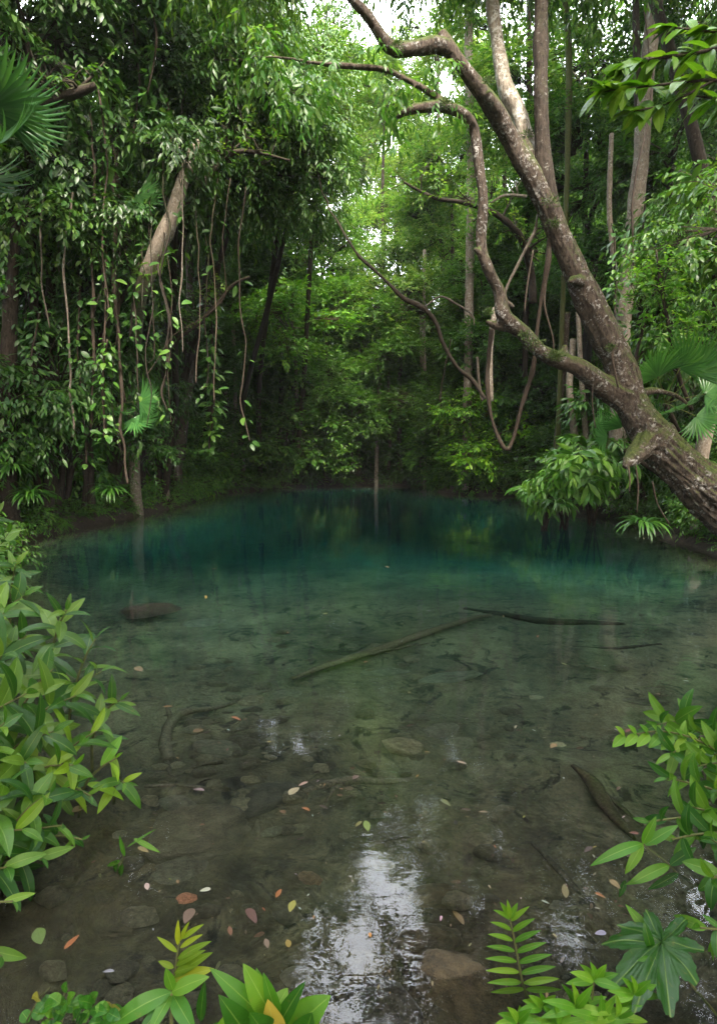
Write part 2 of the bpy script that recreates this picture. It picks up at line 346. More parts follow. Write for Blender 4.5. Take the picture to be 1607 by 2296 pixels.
# ---------------------------------------------------------------- setting: ground and water
SHORE = [(-1.15, 1.05), (-1.65, 2.1), (-2.5, 3.5), (-3.7, 5.6), (-5.0, 7.6)]
for (x, y) in [(40, 1215), (130, 1196), (230, 1175), (320, 1155), (400, 1136), (500, 1106), (600, 1096), (700, 1092), (830, 1090), (960, 1091), (985, 1106), (1080, 1112),
               (1190, 1112), (1220, 1138), (1330, 1156), (1420, 1172), (1470, 1200), (1560, 1228), (1640, 1262)]:
    p = onz(x, y); SHORE.append((p.x, p.y))
SHORE += [(6.1, 8.2), (4.7, 6.0), (3.1, 3.8), (1.9, 2.2), (1.25, 1.25), (0.5, 0.85), (-0.4, 0.8)]
SH = np.array(SHORE)
def sdf(X, Y):
    """distance to the shoreline, negative inside the pool"""
    P = np.stack([X, Y], -1); d = np.full(X.shape, 1e9); inside = np.zeros(X.shape, bool); n = len(SH)
    for i in range(n):
        a = SH[i]; b = SH[(i + 1) % n]; ab = b - a; t = np.clip(((P - a) @ ab) / (ab @ ab), 0, 1)
        d = np.minimum(d, np.linalg.norm(P - a - t[..., None] * ab, axis=-1))
        c = ((a[1] > Y) != (b[1] > Y)) & (X < (b[0] - a[0]) * (Y - a[1]) / (b[1] - a[1] + 1e-12) + a[0]); inside ^= c
    return np.where(inside, -d, d)
def height(X, Y):
    X = np.asarray(X, float); Y = np.asarray(Y, float); d = sdf(X, Y); P = np.stack([X, Y, np.zeros_like(X)], -1).reshape(-1, 3)
    n1 = fbm(P, 0.45, 4, 1).reshape(X.shape); n2 = fbm(P, 2.3, 4, 2).reshape(X.shape)
    shelf = np.interp(Y, [0.8, 2, 4, 6, 8, 10.5, 13.5, 18], [0.05, 0.15, 0.32, 0.50, 0.85, 1.9, 3.1, 3.4]) + 0.10 * n1 + 0.055 * n2 * 1.3
    e = -d
    depth = np.minimum(shelf, np.where(Y < 7, 0.55 * e + 0.02, 0.75 * e + 0.02)) * np.clip(0.6 + e, 0, 1)
    out = 0.38 * (1 - np.exp(-np.maximum(d, 0) / 0.35)) + 0.12 * n2 * np.clip(d, 0, 1) + 0.5 * n1 * np.clip(d / 5, 0, 1)
    side = np.clip(np.abs(X) - 4, 0, None); back = np.clip(Y - 23, 0, None)
    far = np.maximum(0, d - 1)
    hill = np.minimum(far, 60) * np.clip(0.10 + 0.40 * np.clip((np.abs(X - 1) - 4) / 16, 0, 1), 0, 0.5) * np.clip((Y + 2) / 8, 0.08, 1) + np.clip(back - 4, 0, 50) * 0.12
    h = np.where(d > 0, out + hill, -depth)
    return np.where((Y < 1.6) & (np.abs(X) < 1.5) & (d > 0), np.minimum(h, 0.10 + 0.1 * n2), h)
def sd1(x, y): return float(sdf(np.array([x]), np.array([y]))[0])
def hgt(x, y): return float(height(np.array([x]), np.array([y]))[0])
def axis(segs):
    out = []
    for a, b, s in segs: out.append(np.arange(a, b, s))
    out.append([segs[-1][1]]); return np.concatenate(out)
gx = axis([(-400, -60, 20), (-60, -14, 1.2), (-14, -4, 0.2), (-4, 4, 0.08), (4, 14, 0.2), (14, 60, 1.2), (60, 400, 20)])
gy = axis([(-400, -20, 20), (-20, 0, 1.0), (0, 9, 0.08), (9, 28, 0.2), (28, 90, 1.2), (90, 400, 20)])
GX, GY = np.meshgrid(gx, gy); GZ = height(GX, GY)
mb = MB(); ny, nx = GX.shape; i = np.arange(ny - 1)[:, None] * nx + np.arange(nx - 1)[None]
mb.add(np.stack([GX, GY, GZ], -1).reshape(-1, 3), np.stack([i, i + 1, i + nx + 1, i + nx], -1).reshape(-1, 4))
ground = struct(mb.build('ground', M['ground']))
# the water is one closed body whose sides and bottom lie inside the ground
mb = MB(); ring = [(x, y) for x, y in SHORE]; cx = sum(p[0] for p in ring) / len(ring); cyy = 10.0
mb.add([(-16, -1, 0), (18, -1, 0), (18, 30, 0), (-16, 30, 0), (-16, -1, -6), (18, -1, -6), (18, 30, -6), (-16, 30, -6)],
       [(0, 1, 2, 3), (7, 6, 5, 4), (0, 4, 5, 1), (1, 5, 6, 2), (2, 6, 7, 3), (3, 7, 4, 0)])
water = struct(mb.build('water', M['water'], smooth=False))

def under(x, y):
    """photo pixel -> point of the pool bed seen there through the water"""
    p = onz(x, y); d = ray(x, y).normalized(); s = math.sqrt(d.x ** 2 + d.y ** 2) / 1.333; k = Vector((d.x, d.y, 0)).normalized() * s; k.z = -math.sqrt(1 - s * s)
    q = p.copy()
    for _ in range(200):
        if hgt(q.x, q.y) >= q.z: break
        q += k * 0.03
    return q

# ---------------------------------------------------------------- crowns
def perp_normals(D, tilt, r):
    up = np.zeros_like(D); up[:, 2] = 1
    return unit(up + r.normal(0, tilt, D.shape))
def spray_leaves(O, T, slen, k, L, W, r, side=0.85, sag=0.15, tilt=0.35, jl=0.25):
    """O origins, T twig directions (n,3): k leaves alternating along each twig"""
    n = len(O); s = (np.arange(k) + 0.6) / k
    T = unit(T); up = np.array([0, 0, 1.0]); S = unit(np.cross(T, up) + 1e-4)
    Z = np.cross(S, T)
    sgn = np.where(np.arange(k) % 2 == 0, 1.0, -1.0)
    bend = (s ** 2)[None, :, None] * np.array([0, 0, -1.0]) * sag * slen[:, None, None]
    P = O[:, None] + T[:, None] * (s[None, :, None] * slen[:, None, None]) + bend
    D = T[:, None] * (0.35 + 0.65 * s[None, :, None]) + S[:, None] * (sgn * side)[None, :, None] * (1.15 - 0.6 * s[None, :, None]) + r.normal(0, 0.22, (n, k, 3))
    D[..., 2] -= sag * 1.4
    N = Z[:, None] + r.normal(0, tilt, (n, k, 3))
    Ls = L * (1 + r.normal(0, jl, (n, k))).clip(0.45, 1.6) * (1 - 0.25 * s[None])
    return P.reshape(-1, 3), D.reshape(-1, 3), N.reshape(-1, 3), Ls.ravel(), Ls.ravel() * W
KIND = {  # leaf length, width ratio, twig length, leaves per twig, sag, droop, detailed blades, twigs per m2
    'broad': (0.145, 0.40, 0.55, 9, 0.35, 0.5, True, 12, 'broad'),
    'long':  (0.165, 0.27, 0.60, 11, 0.45, 0.6, True, 13, 'broad'),
    'fine':  (0.12, 0.42, 0.50, 13, 0.12, 0.2, False, 20, 'fine'),
    'bright': (0.14, 0.45, 0.60, 12, 0.15, 0.2, False, 12, 'bright'),
    'feather': (0.10, 0.30, 0.60, 18, 0.25, 0.3, False, 12, 'fine'),
    'layer': (0.17, 0.46, 0.62, 9, 0.10, 0.45, True, 9, 'fine'),
    'strap': (0.40, 0.24, 0.35, 6, 0.35, 1.0, True, 9, 'vine'),
    'low':   (0.15, 0.33, 0.50, 11, 0.35, 0.6, True, 13, 'fine'),
}
CROWNS = {}
def crown_mesh(kind, Rm, var, flat=0.8):
    key = (kind, Rm, var, flat)
    if key in CROWNS: return CROWNS[key]
    L, W, sl, k, sag, droop, det, dens, mat = KIND[kind]
    r = np.random.default_rng(sum(map(ord, kind)) * 131 + int(Rm * 10) * 17 + var * 7)
    nb = int(9 + Rm * 4.0); B = []
    while len(B) < nb:
        p = r.uniform(-1, 1, 3); q = np.linalg.norm(p)
        if q > 1 or q < 0.35: continue
        p = p * np.array([Rm, Rm, Rm * flat]) * 0.80
        B.append((p, Rm * r.uniform(0.20, 0.40)))
    mb = MB()
    for c, br in B:
        n = int(dens * 4 * math.pi * br * br * 0.75) + 4
        dv = unit(r.normal(0, 1, (n, 3)) + np.array([0, 0, 0.45])); out = unit(np.array(c) + 1e-3)
        dv = unit(dv + 0.5 * out)
        O = c + dv * br * r.uniform(0.25, 0.95, (n, 1)) * np.array([1.15, 1.15, 0.72])
        if kind == 'layer': O[:, 2] = np.round(O[:, 2] / .38) * .38 + r.normal(0, .035, n)
        T = unit(dv * np.array([1, 1, 0.45 if kind != 'layer' else .08]) + r.normal(0, 0.3, (n, 3)) - np.array([0, 0, sag * 0.6]))
        slen = sl * r.uniform(0.6, 1.25, n)
        P, D, N, LL, WW = spray_leaves(O, T, slen, k, L, W, r, sag=sag)
        if det: mb.addt(blades(P, D, N, LL, WW, droop, 3, 2, 0.22))
        else: mb.addt(diamonds(P, D, N, LL, WW))
        # bare twigs reaching in from the middle of the clump
        m = n // 2; A = c * 0.55 + 0 * O[:m]; Bq = O[:m] + T[:m] * slen[:m, None] * 0.8
        mid = (A + Bq) / 2 + r.normal(0, 0.05, (m, 3)); wv = np.array([0, 0, 0.009]); wx = np.array([0.009, 0, 0])
        V = np.stack([A - wv, A + wv, O[:m] + wv * .6, O[:m] - wv * .6, Bq, A - wx, A + wx, O[:m] + wx * .6, O[:m] - wx * .6], 1).reshape(-1, 3)
        ii = np.arange(m)[:, None] * 9
        mb.add(V, np.concatenate([ii + [[0, 1, 2, 3]], ii + [[5, 6, 7, 8]]], 0), 1)
        mb.F.append((np.concatenate([ii + [[3, 2, 4]], ii + [[8, 7, 4]]], 0) + mb.n - len(V), 1))
    me = mb.mesh('crown', [M[mat], TW])
    CROWNS[key] = (me, B); return CROWNS[key]
SIZES = [0.8, 1.3, 2.0, 3.0]
def to_land(x, y, m=0.35):
    x, y = float(x), float(y); k = 0
    while sd1(x, y) < m and k < 60:
        x += 0.25 * (1 if x > 1.0 else -1) * (1 if y < 17 else .1); y += 0.25 if y > 12 else .08; k += 1
    return x, y
def land_Y(x, y, Y, m=0.5):
    if 940 < x < 955 or 840 < x < 846: m = -.25
    """slide back along the sight line until the ground under it is land"""
    for _ in range(90):
        p = at(x, y, Y)
        if sd1(p.x, p.y) > m: break
        Y += 0.15
    return Y
def nearest_size(Rm): return min(SIZES, key=lambda s: abs(math.log(s / Rm)))

def tree(p, Rm, kind, look, cat='tree', group=None, root=None, tint=(1, 1, 1), var=None, bark='dark', name='forest_tree', tr=None, flat=0.8, bend=0.6):
    """crown centre p, crown radius Rm; the trunk stands on the ground at root"""
    r = random.Random(int(p[0] * 100) * 31 + int(p[1] * 100) * 7 + int(p[2] * 10)); p = Vector(p)
    if root is None: root = (p.x + r.uniform(-.8, .8), p.y + r.uniform(0.2, 1.2))
    root = to_land(*root)
    gz = hgt(*root); base = Vector((root[0], root[1], gz - 0.15))
    e = empty(name, base); sz = nearest_size(Rm); v = r.randrange(3) if var is None else var
    me, B = crown_mesh(kind, sz, v, flat); sc = Rm / sz; rz = r.uniform(0, 6.28)
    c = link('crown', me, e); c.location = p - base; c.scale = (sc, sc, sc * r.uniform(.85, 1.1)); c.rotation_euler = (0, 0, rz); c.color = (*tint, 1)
    q = p - base; tr = tr or min(0.10, max(0.035, 0.022 * q.z ** 0.8)); mb = MB()
    k1 = Vector((r.uniform(-bend, bend) * .5 + q.x * .2, r.uniform(-bend, bend) * .5 + q.y * .2, q.z * .38)); k2 = Vector((q.x * .65 + r.uniform(-bend, bend) * .4, q.y * .65, q.z * .75))
    add_tube(mb, [(0, 0, -.2, tr * 1.5), (k1.x * .3, k1.y * .3, q.z * .1, tr * 1.05), (*k1, tr * .9), (*k2, tr * .75), (*q, tr * .4)], 9, 0.25, 0.1, r.randrange(99))
    ca, sa = math.cos(rz), math.sin(rz)
    for bc, br in r.sample(B, min(9, len(B))):
        b = Vector((bc[0] * ca - bc[1] * sa, bc[0] * sa + bc[1] * ca, bc[2])) * sc + q; f = r.uniform(.55, .95)
        s = k2.lerp(q, f); m = s.lerp(b, .5) + Vector((r.uniform(-.3, .3), r.uniform(-.3, .3), r.uniform(-.1, .4)))
        add_tube(mb, [(*s, tr * .32), (*m, tr * .22), (*b, tr * .08)], 5, 0.3, 0.1)
    mb.build('trunk', M[bark], e)
    tag(e, look, cat, group, to_px(p)); return e
def shrub(p, Rm, kind, look, cat='shrub', group=None, tint=(1, 1, 1), name='shrub', flat=0.8, var=None, sx=1.0):
    """a bush whose leaves start near the ground; p is its middle"""
    r = random.Random(int(p[0] * 100) * 31 + int(p[1] * 100) * 7); p = Vector(p); gz = hgt(p.x, p.y); base = Vector((p.x, p.y, max(gz, -0.05) - .05))
    e = empty(name, base); sz = nearest_size(Rm); me, B = crown_mesh(kind, sz, r.randrange(3) if var is None else var, flat); sc = Rm / sz; rz = r.uniform(0, 6.28)
    c = link('foliage', me, e); c.location = p - base; c.scale = (sc * sx, sc, sc); c.rotation_euler = (0, 0, 0 if sx != 1 else rz); c.color = (*tint, 1)
    if sx != 1: rz = 0
    mb = MB(); q = p - base; ca, sa = math.cos(rz), math.sin(rz)
    for bc, br in r.sample(B, min(8, len(B))):
        b = Vector(((bc[0] * ca - bc[1] * sa) * sx, bc[0] * sa + bc[1] * ca, bc[2])) * sc + q
        add_tube(mb, [(r.uniform(-.08, .08), r.uniform(-.08, .08), -.1, .025), (b.x * .4, b.y * .4, b.z * .55, .018), (*b, .006)], 5, 0.3, 0.1)
    mb.build('stems', M['dark'], e)
    tag(e, look, cat, group, to_px(p)); return e

# ---------------------------------------------------------------- the big leaning tree
def big_tree():
    Y0 = 8.6
    def P(x, y, w, Y=Y0): p = at(x, y, Y); return (*p, w * .80 / 2 / FPX * Y)
    roots = []
    main = [P(1840, 1330, 190, 8.2), P(1690, 1190, 165, 8.2), P(1570, 1090, 142, 8.3), P(1478, 1000, 112, 8.4), P(1418, 910, 90, 8.5), P(1388, 820, 84), P(1345, 730, 80), P(1300, 630, 72), P(1258, 540, 64),
            P(1225, 460, 62), P(1190, 390, 56), P(1150, 325, 54), P(1105, 245, 50, 8.4), P(1062, 185, 42, 8.3), P(1025, 135, 36, 8.2), P(1000, 95, 34, 8.2), P(988, 72, 26, 8.2)]
    limbs = [
        [P(1012, 118, 34, 8.2), P(975, 100, 42, 8.1), P(930, 108, 38, 8), P(880, 108, 40, 7.9), P(850, 75, 34, 7.8), P(825, 35, 30, 7.7), P(785, -8, 26, 7.6), P(740, -90, 22, 7.4)],
        [P(1235, 480, 56), P(1222, 400, 52), P(1214, 330, 44), P(1213, 220, 42), P(1211, 110, 40, 8.7), P(1213, -10, 38, 8.8), P(1225, -180, 34, 8.9)],
        [P(1215, 420, 54), P(1182, 325, 50, 8.9), P(1163, 262, 48, 9.0), P(1133, 195, 42, 9.1), P(1118, 120, 38, 9.2), P(1106, 35, 36, 9.3), P(1098, -60, 34, 9.4), P(1080, -200, 30, 9.5)],
        [P(1405, 905, 70, 8.5), P(1355, 868, 62, 8.5), P(1300, 825, 54, 8.4), P(1262, 812, 50, 8.4), P(1215, 790, 44, 8.3), P(1170, 745, 42, 8.3), P(1130, 710, 42, 8.2), P(1118, 655, 36, 8.2), P(1092, 600, 34, 8.1),
         P(1078, 545, 30, 8.1), P(1082, 450, 29, 8), P(1074, 380, 30, 8), P(1064, 300, 32, 8), P(1046, 262, 30, 7.9), P(1000, 240, 32, 7.9), P(950, 240, 30, 7.8), P(905, 252, 24, 7.8), P(886, 266, 14, 7.8)],
        [P(1150, 735, 30, 8.3), P(1110, 730, 24, 8.25), P(1090, 719, 13, 8.2)],
        [P(1090, 590, 26, 8.1), P(1072, 565, 20, 8.05), P(1062, 556, 12, 8.0)],
        [P(1262, 815, 44, 8.4), P(1262, 790, 30, 8.4), P(1268, 772, 16, 8.4)],
        [P(1450, 985, 80, 8.35), P(1428, 1015, 62, 8.2), P(1408, 1036, 40, 8.1), P(1398, 1050, 18, 8.05)],
        [P(1420, 885, 36, 8.6), P(1470, 876, 22, 8.7), P(1520, 890, 15, 8.8), P(1548, 915, 10, 8.8)],
        [P(1480, 960, 60, 8.6), P(1560, 1055, 56, 8.7), P(1640, 1120, 60, 8.7), P(1760, 1200, 80, 8.7)],
        [P(1300, 632, 34, 8.45), P(1282, 628, 26, 8.3), P(1274, 632, 10, 8.22)],
        [P(1120, 262, 34, 8.4), P(1098, 222, 30, 8.25), P(1094, 205, 18, 8.2)],
        [P(1185, 395, 24, 8.7), P(1190, 340, 20, 8.6), P(1175, 300, 8, 8.6)],
        [P(1275, 600, 34, 8.7), P(1262, 520, 30, 8.8), P(1252, 470, 20, 8.8)],
        [P(1010, 238, 22, 7.9), P(960, 205, 20, 7.9), P(900, 172, 18, 7.8), P(860, 155, 19, 7.8), P(780, 148, 16, 7.7), P(700, 140, 14, 7.6), P(640, 130, 11, 7.5), P(565, 126, 7, 7.4)],
        [P(625, 128, 8, 7.5), P(585, 100, 7, 7.5), P(560, 55, 4, 7.5)],
        [P(900, 172, 9, 7.8), P(885, 215, 6, 7.8), P(880, 250, 3, 7.8)],
        [P(700, 140, 6, 7.6), P(680, 165, 4, 7.6), P(668, 190, 2, 7.6)],
        [P(780, 148, 7, 7.7), P(800, 118, 5, 7.8), P(835, 95, 3, 7.8)],
        [P(930, 245, 8, 7.8), P(925, 200, 6, 7.8), P(960, 175, 4, 7.9), P(990, 200, 3, 7.9)],
    ]
    b = at(1700, 1200, 8.2); e = empty('leaning_tree', (b.x, b.y, hgt(b.x, b.y)))
    for nm, paths, mt in (('trunk', [main] + limbs[:1] + limbs[3:], 'bark'), ('dark_limb', [limbs[1]], 'darkbark'), ('pale_limb', [limbs[2]], 'palebark')):
        mb = MB()
        for k, l in enumerate(paths):
            V, F, UV, F2 = tube(l, 22, 0.07, 0.0, k); n = mb.n; mb.add(V, F, 0); mb.F.append((F2 + n, 0))
        tmp = mb.build('trunk_core', M['bark']); md = tmp.modifiers.new('r', 'REMESH'); md.mode = 'VOXEL'; md.voxel_size = 0.018
        ms = tmp.modifiers.new('s', 'SMOOTH'); ms.iterations = 7; ms.factor = 0.6
        dg = bpy.context.evaluated_depsgraph_get(); dg.update()
        me = bpy.data.meshes.new_from_object(tmp.evaluated_get(dg)); bpy.data.objects.remove(tmp)
        n = len(me.vertices); co = np.zeros(n * 3); me.vertices.foreach_get('co', co); co = co.reshape(-1, 3); no = np.zeros(n * 3); me.vertices.foreach_get('normal', no); no = no.reshape(-1, 3)
        # furrows that run along each limb
        ax, tg, s0, rad = [], [], [], []
        for l in paths:
            S = smooth_path(l, 0.06); T, U, W = frames(S[:, :3]); arc = np.concatenate([[0], np.cumsum(np.linalg.norm(np.diff(S[:, :3], axis=0), axis=1))])
            ax.append(S[:, :3]); tg.append(np.stack([U, W], 1)); s0.append(arc); rad.append(S[:, 3])
        ax = np.vstack(ax); tg = np.vstack(tg); s0 = np.concatenate(s0); rad = np.concatenate(rad); kd = kdtree.KDTree(len(ax))
        for k, a in enumerate(ax): kd.insert(a, k)
        kd.balance(); idx = np.array([kd.find(c)[1] for c in co])
        rel = co - ax[idx]; x = (rel * tg[idx, 0]).sum(1); y = (rel * tg[idx, 1]).sum(1); th = np.arctan2(y, x); s = s0[idx]; rr = rad[idx]
        q = np.stack([np.cos(th) * rr * 11, np.sin(th) * rr * 11, s * 1.5], -1)
        fur = np.abs(fbm(q, 1.0, 4, 3)); lum = fbm(co, 2.3, 3, 5); fine = fbm(co, 16, 3, 9)
        amp = np.clip(rr / 0.25, 0.25, 1.4)
        low = np.clip((1010 - 0) / 1000, 0, 1)
        lowb = np.clip((co[:, 0] - 3.6) / 1.5, 0, 1.6)
        co = co + no * (amp * (-0.055 * (1 + lowb) * fur + 0.055 * lum + 0.012 * fine) - 0.004)[:, None]
        me.vertices.foreach_set('co', co.ravel()); me.polygons.foreach_set('use_smooth', np.ones(len(me.polygons), bool)); me.materials.clear(); me.materials.append(M[mt]); me.update()
        t = link(nm, me, e); t.location = -e.location
    def crown(px, py, Y, Rm, kind, v, tint=(1, 1, 1)):
        me_, B = crown_mesh(kind, nearest_size(Rm), v); c = link('crown', me_, e); p = at(px, py, Y); c.location = p - e.location; s = Rm / nearest_size(Rm); c.scale = (s, s, s); c.rotation_euler = (0, 0, v * 2.1 + px); c.color = (*tint, 1)
    crown(540, -170, 8.2, 1.1, 'long', 0, (1.3, 1.2, 1)); crown(1020, -170, 9.2, 1.25, 'long', 2); crown(1270, -330, 9, 2.0, 'long', 1); crown(1130, -400, 9.4, 1.3, 'long', 2)
    # leaf tufts on the horizontal twigs
    r = np.random.default_rng(5); mb = MB()
    for (x, y, Y, n) in [(620, 150, 7.5, 14), (580, 80, 7.5, 12), (680, 200, 7.6, 10), (840, 95, 7.8, 8), (990, 195, 7.9, 10), (900, 215, 7.8, 10), (880, 262, 7.8, 12), (985, 160, 8.1, 10), (740, 165, 7.6, 8)]:
        p = np.array(at(x, y, Y)); O = p + r.normal(0, 0.12, (n, 3)); T = unit(r.normal(0, 1, (n, 3)) * [1, 1, .5] - [0, 0, .5])
        Pp, D, N, LL, WW = spray_leaves(O, T, np.full(n, .45), 9, 0.15, 0.3, r, sag=.4); mb.addt(blades(Pp, D, N, LL, WW, .6, 3, 2))
    f = mb.build('leaf_sprays', M['bright'], e); f.location = -e.location; f.color = (.55, .72, .6, 1)
    # moss pads and small epiphytes sitting on the limbs
    mb = MB()
    for (x, y, Y, s) in [(1195, 768, 8.05, .16), (1175, 752, 8.05, .1), (1240, 795, 8.1, .12), (1250, 800, 8.1, .09), (1185, 300, 8.75, .12), (1235, 450, 8.3, .14), (1240, 500, 8.4, .1), (1095, 180, 8.1, .08), (1095, 700, 8.0, .06), (1370, 780, 8.2, .08), (890, 100, 7.75, .1), (1000, 232, 7.7, .09)]:
        p = np.array(at(x, y, Y)); n = 170; dv = unit(r.normal(0, 1, (n, 3))); O = p + dv * s * r.uniform(0.1, 1, (n, 1)) * [1, .6, .6]
        mb.addt(diamonds(O, dv + [0, 0, .3], r.normal(0, 1, (n, 3)), r.uniform(.02, .05, n), r.uniform(.008, .018, n)))
    f = mb.build('moss_pad', M['moss'], e); f.location = -e.location
    tag(e, 'massive leaning tree with lichen-speckled forked trunk bending over the pool', 'tree', None, (1400, 850))
big_tree()

# ---------------------------------------------------------------- standing trunks, seen against the forest
def bare(pts, Y, look, mat='pale', name='slender_tree', grow=True, sides=12, kind=None, cr=1.2, crown_at=None, tint=(1, 1, 1), group=None, rough=0.1):
    """pts: (x, y, width) photo pixels from the foot upwards at distance Y"""
    l = []
    if grow:
        f0 = Y; Y = land_Y(pts[0][0], pts[0][1], Y, .25); crown_at = (crown_at[0], crown_at[1], crown_at[2] * Y / f0) if crown_at else None
    for a in pts:
        p = at(a[0], a[1], a[3] if len(a) > 3 else Y); l.append([p.x, p.y, p.z, a[2] / 2 / FPX * Y])
    g = hgt(l[0][0], l[0][1])
    if grow and l[0][2] > g: l.insert(0, [l[0][0] + .03, l[0][1], g - .2, l[0][3] * 1.15])
    b = Vector(l[0][:3]); e = empty(name, b)
    mb = MB(); add_tube(mb, [(a[0] - b.x, a[1] - b.y, a[2] - b.z, a[3]) for a in l], sides, 0.08, rough, int(pts[0][0]))
    mb.build('trunk', M[mat], e)
    if kind:
        me, B = crown_mesh(kind, nearest_size(cr), int(pts[0][0]) % 3); c = link('crown', me, e); q = Vector(l[-1][:3]) if crown_at is None else at(*crown_at)
        c.location = q - b; s = cr / nearest_size(cr); c.scale = (s, s, s); c.color = (*tint, 1)
    x, y = pts[len(pts) // 2][:2]
    tag(e, look, 'tree', group, (x, y)); return e
bare([(1390, 860, 34), (1398, 700, 33), (1418, 520, 32), (1436, 350, 31), (1446, 200, 30), (1462, 60, 30), (1475, -60, 28)], 11.5, 'straight pale grey trunk rising behind the big leaning tree', 'pale', kind='broad', cr=2.2, crown_at=(1490, -300, 11.5))
bare([(1568, 1050, 30), (1585, 960, 29), (1600, 880, 28), (1625, 760, 26), (1660, 600, 24)], 8.9, 'short rough trunk behind the big leaning tree base at the picture edge', 'pale', kind='broad', cr=1.6, crown_at=(1720, 480, 9))
bare([(1052, 40, 16), (1050, 120, 17), (1052, 260, 18), (1056, 400, 18)][::-1], 13, 'thin pale trunk between the arching limb and the pale fork', 'pale', kind='fine', cr=1.8, crown_at=(1050, -100, 13))
bare([(945, 1085, 10), (944, 960, 10), (946, 830, 9), (944, 690, 9)], 22, 'weathered white twin trunk standing at the far shore', 'pale')
bare([(952, 1070, 7), (954, 900, 7), (950, 760, 7), (951, 560, 7)], 22.4, 'tall white bare pole of a trunk at the far shore', 'pale')
bare([(843, 1082, 9), (846, 960, 9), (850, 860, 10), (845, 700, 9)], 23, 'thin grey trunk at the dark middle of the far shore', 'pale', kind='fine', cr=1.6, crown_at=(830, 740, 23), tint=(1.2, 1.25, 1))
bare([(1288, 1000, 17), (1282, 930, 16), (1276, 860, 15), (1285, 760, 14)], 14, 'short brown trunk behind the low limb of the leaning tree', 'pale')
bare([(1312, 985, 12), (1306, 900, 12), (1300, 800, 11), (1295, 700, 10)], 14.5, 'thinner brown trunk beside the short brown trunk', 'pale')
bare([(1246, 1000, 12), (1256, 900, 11), (1262, 830, 13), (1270, 700, 14)], 15, 'mossy vine-wrapped trunk under the low limb', 'bark')
bare([(1380, 700, 9), (1372, 560, 10), (1365, 460, 11), (1370, 300, 9)], 13, 'crooked thin bleached trunk beside the straight pale trunk', 'pale')
bare([(1268, 470, 10), (1272, 330, 12), (1275, 160, 13), (1270, 40, 12), (1255, -60, 9)], 14, 'mossy green-brown pole beside the black upright fork', 'stem')
bare([(398, 1050, 22), (410, 960, 20), (424, 850, 20), (428, 720, 17), (424, 600, 13), (420, 450, 10)], 15.5, 'slanting grey-brown trunk rising from the shaded far bank', 'bark', kind='broad', cr=1.5, crown_at=(420, 420, 15.5))
bare([(300, 1010, 22, 13.6), (300, 830, 22, 12.8), (310, 690, 22, 11.0), (322, 640, 24, 10.6), (345, 580, 26, 10.4), (372, 520, 26, 10.3), (396, 455, 24, 10.3), (412, 400, 20, 10.5), (440, 320, 16, 11)], 13.4, 'pale leaning trunk with smooth bark among dark leaves', 'pale', rough=0.14, tint=(.9, 1, .9), kind='long', cr=2.0, crown_at=(480, 150, 11.8))
bare([(462, 1062, 17), (466, 960, 18), (474, 840, 19), (478, 720, 16), (490, 560, 14)], 14, 'dark trunk climbed by bright green creeper leaves', 'dark')
bare([(168, 520, 22), (160, 420, 26), (165, 330, 24), (135, 230, 26), (122, 130, 28), (140, 20, 26), (150, -80, 24)], 9.5, 'dark twisted trunk in the upper leaf wall', 'dark', kind='broad', cr=1.6, crown_at=(150, -250, 9.5))
bare([(10, 1000, 40), (18, 900, 38), (20, 780, 34), (30, 600, 24), (42, 480, 18)], 9.5, 'thick dark trunk half hidden behind hanging leaves', 'dark', kind='broad', cr=1.4, crown_at=(60, 420, 9.6))
bare([(520, 1020, 7), (528, 900, 8), (524, 760, 7), (520, 640, 7)], 15, 'thin bleached sapling beside the creeper trunk', 'pale')
bare([(366, 900, 8), (372, 800, 9), (375, 700, 8), (380, 620, 6)], 14, 'thin grey sapling beside the slanting trunk', 'pale')
bare([(765, 720, 7, 27), (775, 660, 7, 27), (830, 640, 5, 27), (890, 655, 3, 27)], 27, 'bent white dead branch above the far bushes', 'pale', grow=False)
bare([(1100, 900, 11), (1098, 800, 12), (1103, 735, 12), (1110, 690, 12)], 9.5, 'pale hanging trunk under the elbow of the low limb', 'pale', grow=False)

